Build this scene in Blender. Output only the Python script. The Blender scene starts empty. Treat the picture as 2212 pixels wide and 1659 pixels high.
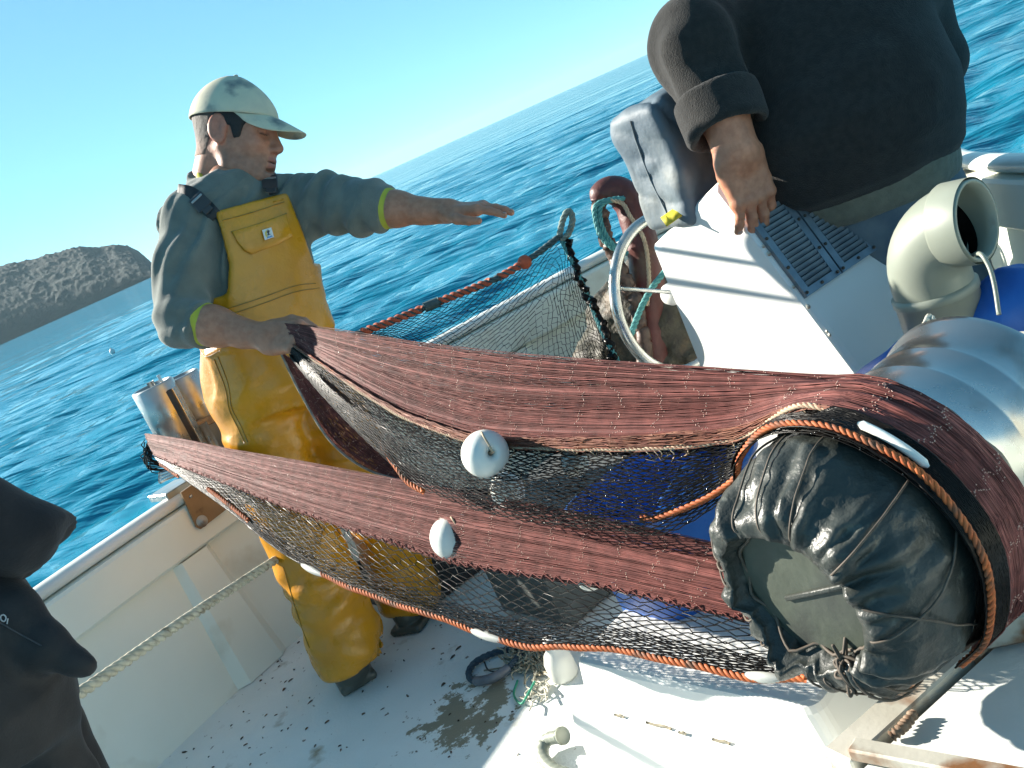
import bpy, math, random
import numpy as np
from mathutils import Matrix, Vector
from math import sin, cos, tan, pi, radians, degrees, atan2, hypot, sqrt, exp

S = bpy.context.scene
COL = S.collection
rng = np.random.default_rng(7)
random.seed(7)

# ------------------------------------------------------------------ camera
PW, PH = 2212.0, 1659.0
FPX = PW * 35.0 / 36.0
ROLL, PITCH, CAMZ = radians(24.07), math.atan(531.7 / FPX), 1.25
aF = np.array([0, cos(PITCH), -sin(PITCH)])
aR0 = np.array([1.0, 0, 0]); aU0 = np.array([0, sin(PITCH), cos(PITCH)])
aR = cos(ROLL) * aR0 - sin(ROLL) * aU0
aU = sin(ROLL) * aR0 + cos(ROLL) * aU0
CAM = np.array([0, 0, CAMZ])
cd = bpy.data.cameras.new('camera'); cd.lens = 35; cd.sensor_width = 36
cd.clip_start = 0.05; cd.clip_end = 40000
cam = bpy.data.objects.new('camera', cd); COL.objects.link(cam)
M = Matrix.Identity(4)
for i in range(3):
    M[i][0], M[i][1], M[i][2], M[i][3] = aR[i], aU[i], -aF[i], CAM[i]
cam.matrix_world = M
S.camera = cam

# ------------------------------------------------------------------ light
SUN_AZ, SUN_EL = radians(-58), radians(26)
w = bpy.data.worlds.new('World'); S.world = w; w.use_nodes = True
nt = w.node_tree; nt.nodes.clear()
sky = nt.nodes.new('ShaderNodeTexSky'); sky.sky_type = 'NISHITA'; sky.sun_disc = False
sky.sun_elevation = SUN_EL; sky.sun_rotation = SUN_AZ
sky.air_density = 0.5; sky.dust_density = 0.2; sky.ozone_density = 4.0
hue = nt.nodes.new('ShaderNodeMix'); hue.data_type = 'RGBA'; hue.blend_type = 'MULTIPLY'
hue.inputs[0].default_value = 1.0
hue.inputs[7].default_value = (0.56, 0.97, 0.96, 1)
bg = nt.nodes.new('ShaderNodeBackground'); bg.inputs[1].default_value = 0.11
wo = nt.nodes.new('ShaderNodeOutputWorld')
soft = nt.nodes.new('ShaderNodeGamma'); soft.inputs[1].default_value = 0.6      # evens the whole dome out, as hazy sea air does
nt.links.new(sky.outputs[0], soft.inputs[0]); nt.links.new(soft.outputs[0], hue.inputs[6]); nt.links.new(hue.outputs[2], bg.inputs[0])
nt.links.new(bg.outputs[0], wo.inputs[0])
sl = bpy.data.lights.new('sun', 'SUN'); sl.energy = 3.6; sl.angle = radians(0.53); sl.color = (1, 0.93, 0.82)
so = bpy.data.objects.new('sun', sl); COL.objects.link(so)
sdir = np.array([sin(SUN_AZ) * cos(SUN_EL), cos(SUN_AZ) * cos(SUN_EL), sin(SUN_EL)])
so.rotation_euler = Vector(sdir).to_track_quat('Z', 'Y').to_euler()
S.view_settings.view_transform = 'Standard'; S.view_settings.look = 'None'
S.view_settings.gamma = 1; S.view_settings.use_curve_mapping = False
S.view_settings.exposure = 1.9
S.cycles.max_bounces = 8; S.cycles.transparent_max_bounces = 12

# ------------------------------------------------------------------ placement helpers
def ray(x, y):
    return aF + aR * ((x - PW / 2) / FPX) - aU * ((y - PH / 2) / FPX)
def at(x, y, d):
    return CAM + ray(x, y) * d
def atz(x, y, z):
    v = ray(x, y); return CAM + v * ((z - CAMZ) / v[2])
def onplane(x, y, p0, n):
    v = ray(x, y); return CAM + v * (np.dot(np.asarray(p0) - CAM, n) / np.dot(v, n))
def proj(P):
    P = np.atleast_2d(P) - CAM; z = P @ aF
    return np.stack([PW / 2 + FPX * (P @ aR) / z, PH / 2 - FPX * (P @ aU) / z, z], 1)
def nrm(v):
    v = np.asarray(v, float); return v / np.linalg.norm(v)
def azv(deg):
    return np.array([sin(radians(deg)), cos(radians(deg)), 0.0])
UPZ = np.array([0, 0, 1.0])

# ------------------------------------------------------------------ noise
def _h(i, j, k):
    n = (i * 374761393 + j * 668265263 + k * 2147483647) & 0xffffffff
    n = ((n ^ (n >> 13)) * 1274126177) & 0xffffffff
    n = (n ^ (n >> 16)) & 0xffff
    return n / 32767.5 - 1.0
def noise(p, f=1.0, seed=0):
    p = np.asarray(p, float) * f + seed * 17.31
    i = np.floor(p).astype(np.int64); t = p - i; t = t * t * (3 - 2 * t)
    x, y, z = i[..., 0], i[..., 1], i[..., 2]; r = 0
    for dx in (0, 1):
        wx = t[..., 0] if dx else 1 - t[..., 0]
        for dy in (0, 1):
            wy = t[..., 1] if dy else 1 - t[..., 1]
            for dz in (0, 1):
                wz = t[..., 2] if dz else 1 - t[..., 2]
                r = r + wx * wy * wz * _h(x + dx, y + dy, z + dz)
    return r
def fbm(p, f=1.0, o=3, seed=0):
    r = 0; a = 1
    for k in range(o):
        r = r + a * noise(p, f * 2 ** k, seed + k); a *= .5
    return r

# ------------------------------------------------------------------ materials
def mat(name, c1, c2=None, scale=6.0, rough=0.5, bump=0.0, bscale=40.0, metal=0.0, spec=0.5, coat=0.0,
        detail=5.0, contrast=(0.35, 0.65), c3=None, s3=1.5, k3=(0.58, 0.68), vcol=False, stretch=None, sss=0.0,
        rvar=0.0, sheen=0.0, bump2=0.0, b2scale=8.0, trans=0.0):
    m = bpy.data.materials.new(name); m.use_nodes = True
    t = m.node_tree; N = t.nodes; L = t.links
    b = N['Principled BSDF']
    tc = N.new('ShaderNodeTexCoord'); src = tc.outputs['Object']
    if stretch:
        mp = N.new('ShaderNodeMapping'); mp.inputs['Scale'].default_value = stretch
        L.new(src, mp.inputs[0]); src = mp.outputs[0]
    def nz(s, d=detail):
        n = N.new('ShaderNodeTexNoise'); n.inputs['Scale'].default_value = s; n.inputs['Detail'].default_value = d
        L.new(src, n.inputs['Vector']); return n.outputs['Fac']
    def ramp(fac, a, z):
        r = N.new('ShaderNodeMapRange'); r.inputs[1].default_value = a; r.inputs[2].default_value = z
        L.new(fac, r.inputs[0]); return r.outputs[0]
    def mix(fac, A, B, mode='MIX'):
        x = N.new('ShaderNodeMix'); x.data_type = 'RGBA'; x.blend_type = mode
        if isinstance(fac, float): x.inputs[0].default_value = fac
        else: L.new(fac, x.inputs[0])
        for s, v in ((6, A), (7, B)):
            if isinstance(v, tuple): x.inputs[s].default_value = (*v, 1)
            else: L.new(v, x.inputs[s])
        return x.outputs[2]
    f = nz(scale)
    col = mix(ramp(f, *contrast), c1, c2 or c1)
    if vcol:
        a = N.new('ShaderNodeVertexColor'); a.layer_name = 'Col'
        col = mix(1.0, a.outputs[0], col, 'MULTIPLY')
    if c3: col = mix(ramp(nz(s3, 8), *k3), col, c3)
    L.new(col, b.inputs['Base Color'])
    b.inputs['Metallic'].default_value = metal
    b.inputs['Specular IOR Level'].default_value = spec
    b.inputs['Coat Weight'].default_value = coat; b.inputs['Coat Roughness'].default_value = 0.15
    b.inputs['Sheen Weight'].default_value = sheen
    if trans: b.inputs['Transmission Weight'].default_value = trans
    if sss:
        b.inputs['Subsurface Weight'].default_value = sss
        b.inputs['Subsurface Radius'].default_value = (0.012, 0.005, 0.003)
    if rvar:
        r = N.new('ShaderNodeMapRange'); L.new(nz(scale * 2.3), r.inputs[0])
        r.inputs[1].default_value = .3; r.inputs[2].default_value = .7
        r.inputs[3].default_value = max(.03, rough - rvar); r.inputs[4].default_value = min(1, rough + rvar)
        L.new(r.outputs[0], b.inputs['Roughness'])
    else: b.inputs['Roughness'].default_value = rough
    nrml = None
    for st, sc in ((bump2, b2scale), (bump, bscale)):
        if st:
            bp = N.new('ShaderNodeBump'); bp.inputs['Strength'].default_value = 1.0; bp.inputs['Distance'].default_value = st
            L.new(nz(sc, 4), bp.inputs['Height'])
            if nrml: L.new(nrml, bp.inputs['Normal'])
            nrml = bp.outputs[0]
    if nrml: L.new(nrml, b.inputs['Normal'])
    return m

# ------------------------------------------------------------------ object helpers
def empty(name, loc, label, cat, group=None):
    o = bpy.data.objects.new(name, None); COL.objects.link(o); o.location = [float(v) for v in loc]
    o.empty_display_size = .1
    tag(o, label, cat, group); return o
def tag(o, label=None, cat=None, group=None, kind=None):
    if label: o['label'] = label
    if cat: o['category'] = cat
    if group: o['group'] = group
    if kind: o['kind'] = kind
    return o
def mesh(name, V, F, m, parent=None, smooth=True, col=None, label=None):
    V = np.asarray(V, float).reshape(-1, 3)
    c = V.mean(0); me = bpy.data.meshes.new(name)
    Fs = [F] if isinstance(F, np.ndarray) else list(F)
    if isinstance(F, np.ndarray) or (Fs and isinstance(Fs[0], np.ndarray) and Fs[0].ndim == 2):
        nv = np.concatenate([np.full(len(f), f.shape[1]) for f in Fs]) if Fs else np.zeros(0, int)
        idx = np.concatenate([f.reshape(-1) for f in Fs])
    else:
        nv = np.array([len(f) for f in Fs]); idx = np.array([i for f in Fs for i in f])
    me.vertices.add(len(V)); me.vertices.foreach_set('co', (V - c).astype(np.float32).reshape(-1))
    me.loops.add(len(idx)); me.loops.foreach_set('vertex_index', idx.astype(np.int32))
    me.polygons.add(len(nv)); st = np.concatenate([[0], np.cumsum(nv)[:-1]])
    me.polygons.foreach_set('loop_start', st.astype(np.int32)); me.polygons.foreach_set('loop_total', nv.astype(np.int32))
    me.polygons.foreach_set('use_smooth', np.full(len(nv), bool(smooth)))
    if col is not None:
        a = me.color_attributes.new('Col', 'FLOAT_COLOR', 'POINT')
        cc = np.ones((len(V), 4), np.float32); cc[:, :3] = col; a.data.foreach_set('color', cc.reshape(-1))
    me.update(calc_edges=True); me.validate()
    ms = m if isinstance(m, (list, tuple)) else [m]
    for mm in ms: me.materials.append(mm)
    o = bpy.data.objects.new(name, me); COL.objects.link(o); o.location = c
    if parent is not None:
        o.parent = parent; o.matrix_parent_inverse = Matrix.Translation(-Vector(wloc(parent)))
    if label: o['label'] = label
    return o
def wloc(o):
    return o.location.copy()      # objects only ever carry a translation, so this is the place in the world
def cat(*parts):
    Vs, Fs, n = [], [], 0
    for V, F in parts:
        V = np.asarray(V).reshape(-1, 3); Vs.append(V)
        for f in (F if isinstance(F, list) else [F]): Fs.append(np.asarray(f) + n)
        n += len(V)
    return np.concatenate(Vs), Fs
def spline(pts, n):
    P = np.asarray(pts, float); k = len(P)
    d = np.concatenate([[0], np.cumsum(np.linalg.norm(np.diff(P, axis=0), axis=1) ** .5 + 1e-9)])
    t = np.linspace(0, d[-1], n); i = np.clip(np.searchsorted(d, t, 'right') - 1, 0, k - 2)
    m = np.zeros_like(P)
    m[1:-1] = (P[2:] - P[:-2]) / (d[2:] - d[:-2])[:, None]
    m[0] = (P[1] - P[0]) / (d[1] - d[0]); m[-1] = (P[-1] - P[-2]) / (d[-1] - d[-2])
    h = (d[i + 1] - d[i]); u = ((t - d[i]) / h)[:, None]; h = h[:, None]
    return ((2 * u**3 - 3 * u**2 + 1) * P[i] + (u**3 - 2 * u**2 + u) * h * m[i] + (-2 * u**3 + 3 * u**2) * P[i + 1] + (u**3 - u**2) * h * m[i + 1])
def resample(P, n):
    P = np.asarray(P); d = np.concatenate([[0], np.cumsum(np.linalg.norm(np.diff(P, axis=0), axis=1))])
    t = np.linspace(0, d[-1], n); return np.stack([np.interp(t, d, P[:, k]) for k in range(3)], 1)
def frames(P, ref=None):
    T = np.gradient(P, axis=0); T /= np.linalg.norm(T, axis=1)[:, None] + 1e-12
    a = np.array([0.3, 0.2, 1.0]) if ref is None else np.asarray(ref, float)
    if abs(np.dot(nrm(a), T[0])) > .95: a = np.array([1.0, .1, 0])
    n = nrm(a - T[0] * np.dot(a, T[0])); N = []
    for t in T:
        n = nrm(n - t * np.dot(n, t)); N.append(n)
    N = np.array(N); return T, N, np.cross(T, N)
def tube(P, r, sides=8, cap=True, ref=None, flat=1.0):
    P = np.asarray(P, float); T, N, B = frames(P, ref); n = len(P)
    r = np.broadcast_to(np.asarray(r, float), (n,))
    a = np.linspace(0, 2 * pi, sides, endpoint=False)
    V = P[:, None] + r[:, None, None] * (np.cos(a)[None, :, None] * N[:, None] + flat * np.sin(a)[None, :, None] * B[:, None])
    i = np.arange(n - 1)[:, None] * sides; j = np.arange(sides)[None]; j2 = (j + 1) % sides
    F = np.stack([i + j, i + sides + j, i + sides + j2, i + j2], -1).reshape(-1, 4)[:, ::-1]
    V = V.reshape(-1, 3)
    if cap:
        V = np.concatenate([V, P[:1], P[-1:]]); c0, c1 = len(V) - 2, len(V) - 1; j = np.arange(sides); j2 = (j + 1) % sides
        F2 = np.concatenate([np.stack([np.full(sides, c0), j2, j], 1), np.stack([np.full(sides, c1), (n - 1) * sides + j, (n - 1) * sides + j2], 1)])
        return V, [F, F2[:, ::-1]]
    return V, [F]
def tubes(P, r, sides=3):
    P = np.asarray(P, float); T = np.gradient(P, axis=1); T /= np.linalg.norm(T, axis=2)[..., None] + 1e-12
    A = np.array([0.13, 0.31, 0.94]); N = np.cross(T, A); N /= np.linalg.norm(N, axis=2)[..., None] + 1e-9; B = np.cross(T, N)
    a = np.linspace(0, 2 * pi, sides, endpoint=False); n, m = P.shape[:2]
    V = P[:, :, None] + r * (np.cos(a)[None, None, :, None] * N[:, :, None] + np.sin(a)[None, None, :, None] * B[:, :, None])
    s = np.arange(n)[:, None, None] * (m * sides); i = s + np.arange(m - 1)[None, :, None] * sides; j = np.arange(sides)[None, None]; j2 = (j + 1) % sides
    F = np.stack([i + j, i + j2, i + sides + j2, i + sides + j], -1).reshape(-1, 4)
    return V.reshape(-1, 3), [F]
def rope(P, r, pitch=None, strands=3, sides=6, step=None, wob=0.0):
    P = np.asarray(P, float); L = np.linalg.norm(np.diff(P, axis=0), axis=1).sum()
    pitch = pitch or r * 7; n = max(8, int(L / (step or pitch / 9))); Q = resample(P, n)
    if wob: Q = Q + wob * np.stack([noise(Q, 12, s) for s in (1, 2, 3)], 1)
    T, N, B = frames(Q); s = np.linspace(0, L, n); out = []
    for k in range(strands):
        a = 2 * pi * (s / pitch + k / strands)
        out.append(tube(Q + .52 * r * (np.cos(a)[:, None] * N + np.sin(a)[:, None] * B), r * .56, sides))
    return cat(*out)
def grid(P, close_u=False, close_v=False):
    P = np.asarray(P); n, m = P.shape[:2]
    i = np.arange(n if close_u else n - 1)[:, None]; j = np.arange(m if close_v else m - 1)[None]
    i2 = (i + 1) % n; j2 = (j + 1) % m
    F = np.stack([i * m + j, i2 * m + j, i2 * m + j2, i * m + j2], -1).reshape(-1, 4)
    return P.reshape(-1, 3), [F]
def shell(P, t, nrmdir=None, close_u=False, close_v=False):
    """sheet P[n,m,3] given a thickness t"""
    P = np.asarray(P, float)
    N = np.cross(np.gradient(P, axis=0), np.gradient(P, axis=1)); N /= np.linalg.norm(N, axis=2)[..., None] + 1e-12
    Q = P - N * t; V1, F1 = grid(P, close_u, close_v); V2, F2 = grid(Q, close_u, close_v)
    n, m = P.shape[:2]; o = n * m; F = [F1[0], F2[0][:, ::-1] + o]; e = []
    if not close_v:
        i = np.arange(n if close_u else n - 1); i2 = (i + 1) % n
        e += [np.stack([i * m, i * m + o, i2 * m + o, i2 * m], 1), np.stack([i * m + m - 1, i2 * m + m - 1, i2 * m + m - 1 + o, i * m + m - 1 + o], 1)]
    if not close_u:
        j = np.arange(m if close_v else m - 1); j2 = (j + 1) % m; l = (n - 1) * m
        e += [np.stack([j, j2, j2 + o, j + o], 1), np.stack([l + j, l + j + o, l + j2 + o, l + j2], 1)]
    return np.concatenate([V1, V2]), F + e
def box(c, x, y, z, bev=0.0):
    """box with half-axis vectors x,y,z round c, chamfered by bev"""
    c, x, y, z = (np.asarray(v, float) for v in (c, x, y, z))
    L = [np.linalg.norm(v) for v in (x, y, z)]; ax = [x / L[0], y / L[1], z / L[2]]
    b = min(bev, min(L) * .49)
    if b <= 0:
        V = [c + sx * x + sy * y + sz * z for sx in (-1, 1) for sy in (-1, 1) for sz in (-1, 1)]
        F = np.array([[0, 1, 3, 2], [4, 6, 7, 5], [0, 4, 5, 1], [2, 3, 7, 6], [0, 2, 6, 4], [1, 5, 7, 3]])
        if np.dot(np.cross(x, y), z) < 0: F = F[:, ::-1]
        return np.array(V), [F]
    V = []; idx = {}
    for sx in (-1, 1):
        for sy in (-1, 1):
            for sz in (-1, 1):
                s = (sx, sy, sz)
                for k in range(3):
                    v = c.copy()
                    for q in range(3): v = v + s[q] * ax[q] * (L[q] if q == k else L[q] - b)
                    idx[s, k] = len(V); V.append(v)
    F4, F3 = [], []
    V = np.array(V)
    def add(f):
        f = list(f); p = V[f]; n = np.cross(p[1] - p[0], p[2] - p[0])
        if np.dot(n, p.mean(0) - c) < 0: f = f[::-1]
        (F4 if len(f) == 4 else F3).append(f)
    for k in range(3):
        o = [q for q in range(3) if q != k]
        for s in (-1, 1):
            f = []
            for u, v in ((-1, -1), (1, -1), (1, 1), (-1, 1)):
                t = [0, 0, 0]; t[k] = s; t[o[0]] = u; t[o[1]] = v; f.append(idx[tuple(t), k])
            add(f)
        for u in (-1, 1):
            for v in (-1, 1):
                t0 = [0, 0, 0]; t0[o[0]] = u; t0[o[1]] = v; t1 = list(t0); t0[k] = -1; t1[k] = 1
                add([idx[tuple(t0), o[0]], idx[tuple(t1), o[0]], idx[tuple(t1), o[1]], idx[tuple(t0), o[1]]])
    for sx in (-1, 1):
        for sy in (-1, 1):
            for sz in (-1, 1): add([idx[(sx, sy, sz), k] for k in range(3)])
    return V, [np.array(F4), np.array(F3)]
def boxa(p0, p1, w, h, bev=0.0, up=UPZ):
    """bar from p0 to p1, width w, height h"""
    p0, p1 = np.asarray(p0, float), np.asarray(p1, float); d = p1 - p0; x = d / 2
    s = nrm(np.cross(d, up)); u = nrm(np.cross(s, d))
    return box((p0 + p1) / 2, x, s * w / 2, u * h / 2, bev)
def prism(poly, n, t, bev=0.0):
    """polygon (k,3) thickened along -n by t, rim chamfered by bev"""
    P = np.asarray(poly, float); n = nrm(n); c = P.mean(0); k = len(P)
    rings = []
    if bev:
        d = np.linalg.norm(P - c, axis=1)[:, None]; ins = P + (c - P) / d * bev * 1.3
        rings = [ins, P - n * bev * .35 + (c - P) / d * bev * .45, P - n * bev, P - n * (t - bev), ins - n * t]
    else: rings = [P, P - n * t]
    V = np.concatenate(rings); F = []
    m = len(rings)
    for a in range(m - 1):
        for i in range(k): F.append([a * k + i, (a + 1) * k + i, (a + 1) * k + (i + 1) % k, a * k + (i + 1) % k])
    F.append(list(range(k))); F.append(list(range((m - 1) * k, m * k))[::-1])
    f0 = V[F[-2]]; nn = np.zeros(3)
    for i in range(k): nn += np.cross(f0[i], f0[(i + 1) % k])
    if np.dot(nn, n) < 0: F = [f[::-1] for f in F]
    return V, F
def revolve(prof, o, ax, e, sides=32, a0=0, a1=2 * pi, wob=None):
    """prof list of (s, r); axis ax from o; e = zero-angle direction"""
    ax = nrm(ax); e = nrm(e); f = np.cross(ax, e); prof = np.asarray(prof, float)
    full = abs(a1 - a0 - 2 * pi) < 1e-6
    a = np.linspace(a0, a1, sides, endpoint=not full)
    s = np.repeat(prof[:, 0][:, None], len(a), 1); r = np.repeat(prof[:, 1][:, None], len(a), 1); A = np.repeat(a[None], len(prof), 0)
    if wob: s, r = wob(s, r, A)
    P = np.asarray(o) + s[..., None] * ax + (r * np.cos(A))[..., None] * e + (r * np.sin(A))[..., None] * f
    V, F = grid(P, False, full); return V, [F[0][:, ::-1]]
def bmball(c, r, seg=12, sq=(1, 1, 1), ax=None):
    t = np.linspace(0, pi, seg); prof = np.stack([-np.cos(t), np.sin(t) + 1e-6], 1)
    V, F = revolve(prof, (0, 0, 0), (0, 0, 1), (1, 0, 0), seg * 2)
    V = V * np.asarray(sq) * r
    if ax is not None: V = V @ np.asarray(ax)
    return V + np.asarray(c), F

# ------------------------------------------------------------------ SDF sculpting
def sub(p, a): return p - np.asarray(a)
def cap(a, b, ra, rb=None):
    a = np.asarray(a, float); b = np.asarray(b, float); rb = ra if rb is None else rb; ab = b - a; l = np.dot(ab, ab) + 1e-12
    def f(p):
        q = p - a; h = np.clip(q @ ab / l, 0, 1)
        return np.linalg.norm(q - h[..., None] * ab, axis=-1) - (ra + (rb - ra) * h)
    return f
def ell(c, r, ax=None):
    c = np.asarray(c, float); r = np.asarray(r, float); A = None if ax is None else np.asarray(ax, float)
    def f(p):
        q = p - c
        if A is not None: q = q @ A.T
        k0 = np.linalg.norm(q / r, axis=-1); k1 = np.linalg.norm(q / (r * r), axis=-1)
        return k0 * (k0 - 1) / (k1 + 1e-9)
    return f
def rbox(c, h, r, ax=None):
    c = np.asarray(c, float); h = np.asarray(h, float); A = None if ax is None else np.asarray(ax, float)
    def f(p):
        q = p - c
        if A is not None: q = q @ A.T
        q = np.abs(q) - (h - r)
        return np.linalg.norm(np.maximum(q, 0), axis=-1) + np.minimum(q.max(-1), 0) - r
    return f
def smin(a, b, k):
    if k <= 0: return np.minimum(a, b)
    h = np.maximum(k - np.abs(a - b), 0) / k; return np.minimum(a, b) - h * h * k * .25
def smax(a, b, k): return -smin(-a, -b, k)
def U(k, *fs):
    def f(p):
        d = fs[0](p)
        for g in fs[1:]: d = smin(d, g(p), k)
        return d
    return f
def chain(pts, rs, k=0.0):
    return U(k, *[cap(pts[i], pts[i + 1], rs[i], rs[i + 1]) for i in range(len(pts) - 1)])
def local(f, o, A, s=1.0):
    """f in local coordinates: axes rows A, origin o, scale s"""
    o = np.asarray(o, float); A = np.asarray(A, float)
    return lambda p: f((p - o) @ A.T / s) * s
def polygonize(f, lo, hi, h, slack=1.6):
    lo = np.asarray(lo, float); hi = np.asarray(hi, float); B = 6
    n = (np.ceil((hi - lo) / (h * B)).astype(int)) * B + 1
    nb = (n - 1) // B
    g = [lo[k] + (np.arange(nb[k]) + .5) * B * h for k in range(3)]
    C = np.stack(np.meshgrid(*g, indexing='ij'), -1).reshape(-1, 3)
    dc = f(C); keep = np.abs(dc) < B * h * .87 * slack
    D = np.repeat(np.repeat(np.repeat(dc.reshape(nb), B, 0), B, 1), B, 2).astype(np.float32)
    D = np.pad(D, ((0, 1), (0, 1), (0, 1)), mode='edge')
    K = np.zeros(nb + 1, bool); K = keep.reshape(nb)
    Kf = np.zeros(n, bool)
    KR = np.repeat(np.repeat(np.repeat(K, B, 0), B, 1), B, 2)
    Kf[:-1, :-1, :-1] |= KR; Kf[1:, :-1, :-1] |= KR; Kf[:-1, 1:, :-1] |= KR; Kf[:-1, :-1, 1:] |= KR
    Kf[1:, 1:, :-1] |= KR; Kf[1:, :-1, 1:] |= KR; Kf[:-1, 1:, 1:] |= KR; Kf[1:, 1:, 1:] |= KR
    ids = np.argwhere(Kf); out = np.empty(len(ids), np.float32)
    for s in range(0, len(ids), 200000):
        out[s:s + 200000] = f(lo + ids[s:s + 200000] * h)
    D[tuple(ids.T)] = out
    neg = D < 0
    cnt = np.zeros(n - 1, np.int8)
    for dx in (0, 1):
        for dy in (0, 1):
            for dz in (0, 1):
                cnt += neg[dx:n[0] - 1 + dx, dy:n[1] - 1 + dy, dz:n[2] - 1 + dz]
    act = (cnt > 0) & (cnt < 8)
    cells = np.argwhere(act); vid = np.full(n - 1, -1, np.int64); vid[act] = np.arange(len(cells))
    acc = np.zeros((len(cells), 3)); num = np.zeros(len(cells))
    cor = [(a, b, c) for a in (0, 1) for b in (0, 1) for c in (0, 1)]
    val = {c: D[tuple((cells + np.array(c)).T)] for c in cor}
    for c in cor:
        for k in range(3):
            if c[k] == 0:
                c2 = list(c); c2[k] = 1; c2 = tuple(c2); a, b = val[c], val[c2]
                x = (a < 0) != (b < 0); t = np.where(x, a / np.where(x, a - b, 1), 0)
                p = np.tile(np.array(c, float), (len(cells), 1)); p[:, k] += t
                acc += np.where(x[:, None], p, 0); num += x
    V = lo + (cells + acc / num[:, None]) * h
    F = []
    for k in range(3):
        o = [q for q in range(3) if q != k]
        sl0 = [slice(None)] * 3; sl1 = [slice(None)] * 3; sl0[k] = slice(0, n[k] - 1); sl1[k] = slice(1, n[k])
        for q in o: sl0[q] = slice(1, n[q] - 1); sl1[q] = slice(1, n[q] - 1)
        a, b = neg[tuple(sl0)], neg[tuple(sl1)]; e = np.argwhere(a != b)
        if not len(e): continue
        s = a[tuple(e.T)]; off = np.zeros(3, int); off[o[0]] = 1; off[o[1]] = 1; e = e + off
        d1 = np.zeros(3, int); d1[o[0]] = 1; d2 = np.zeros(3, int); d2[o[1]] = 1
        q = np.stack([vid[tuple((e - d1 - d2).T)], vid[tuple((e - d2).T)], vid[tuple(e.T)], vid[tuple((e - d1).T)]], 1)
        fl = s if k != 1 else ~s
        q[~fl] = q[~fl][:, ::-1]
        F.append(q)
    F = np.concatenate(F); F = F[(F >= 0).all(1)]
    return V, [F]
def march(f, x, y, d0=0.3, d1=4.0, off=0.0):
    """first surface point seen at picture point (x, y)"""
    X = np.atleast_1d(np.asarray(x, float)); Y = np.atleast_1d(np.asarray(y, float))
    D = aF[None] + aR[None] * ((X - PW / 2) / FPX)[:, None] - aU[None] * ((Y - PH / 2) / FPX)[:, None]
    L = np.linalg.norm(D, axis=1); t = np.full(len(X), d0)
    for _ in range(160):
        d = f(CAM + D * t[:, None]) - off
        t = np.minimum(t + np.clip(d, -.02, .2) / L * .7, d1)
    return CAM + D * t[:, None], t

# ================================================================== SETTING
WZ = -0.62
# ---- sea
def build_sea():
    na, nr = 560, 700
    r = 2.2 * (9000 / 2.2) ** (np.linspace(0, 1, nr) ** 1.0)
    a = np.linspace(-pi, pi, na, endpoint=False)
    # finer steps ahead of the boat than behind it
    a = a - .60 * np.sin(a)
    R, A = np.meshgrid(r, a, indexing='ij')
    X = R * np.sin(A); Y = R * np.cos(A); Z = np.zeros_like(X)
    sp = R * np.gradient(A, axis=1); spr = np.gradient(R, axis=0)
    cell = np.maximum(sp, spr * .6)
    q = np.random.default_rng(3)
    base = radians(-26)
    for k in range(56):
        lam = .34 * (8.0 ** q.random()); th = base + q.normal(0, .36); ph = q.random() * 2 * pi
        kx, ky = 2 * pi / lam * sin(th), 2 * pi / lam * cos(th)
        amp = .0056 * lam ** .80
        x = kx * X + ky * Y + ph + .8 * np.sin(.31 * (X * cos(th) - Y * sin(th)) / lam * 2 + ph)
        wv = np.sin(x); wv = wv + .25 * np.cos(2 * x)
        Z += amp * wv * np.clip((lam / cell - 2.5) / 3, 0, 1)
    V, F = grid(np.stack([X, Y, Z + WZ], -1), False, True)
    m = bpy.data.materials.new('sea_water'); m.use_nodes = True; t = m.node_tree; N = t.nodes; L = t.links
    b = N['Principled BSDF']; b.inputs['Roughness'].default_value = .07; b.inputs['IOR'].default_value = 1.33
    geo = N.new('ShaderNodeNewGeometry')
    prev = None
    for sc, dist, stretch, det in ((4.0, .030, (.8, 1.7, 1), 5), (.8, .14, (.6, 1.8, 1), 5), (.14, 1.3, (.45, 2.0, 1), 6), (.02, 4.5, (.4, 2.2, 1), 8)):
        mp = N.new('ShaderNodeMapping'); mp.inputs['Scale'].default_value = stretch; mp.inputs['Rotation'].default_value = (0, 0, radians(-26))
        L.new(geo.outputs['Position'], mp.inputs[0])
        n = N.new('ShaderNodeTexNoise'); n.inputs['Scale'].default_value = sc; n.inputs['Detail'].default_value = det; n.inputs['Roughness'].default_value = .52
        n.inputs['Distortion'].default_value = .15
        L.new(mp.outputs[0], n.inputs['Vector'])
        bp = N.new('ShaderNodeBump'); bp.inputs['Distance'].default_value = dist; L.new(n.outputs['Fac'], bp.inputs['Height'])
        if prev: L.new(prev, bp.inputs['Normal'])
        prev = bp.outputs[0]
    L.new(prev, b.inputs['Normal'])
    n = N.new('ShaderNodeTexNoise'); n.inputs['Scale'].default_value = .05; L.new(geo.outputs['Position'], n.inputs['Vector'])
    x = N.new('ShaderNodeMix'); x.data_type = 'RGBA'; L.new(n.outputs['Fac'], x.inputs[0])
    x.inputs[6].default_value = (.004, .17, .27, 1); x.inputs[7].default_value = (.007, .21, .31, 1)
    L.new(x.outputs[2], b.inputs['Base Color'])
    tag(mesh('sea', V, F, m), 'blue choppy sea running out to the tilted horizon', kind='structure')
build_sea()

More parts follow.
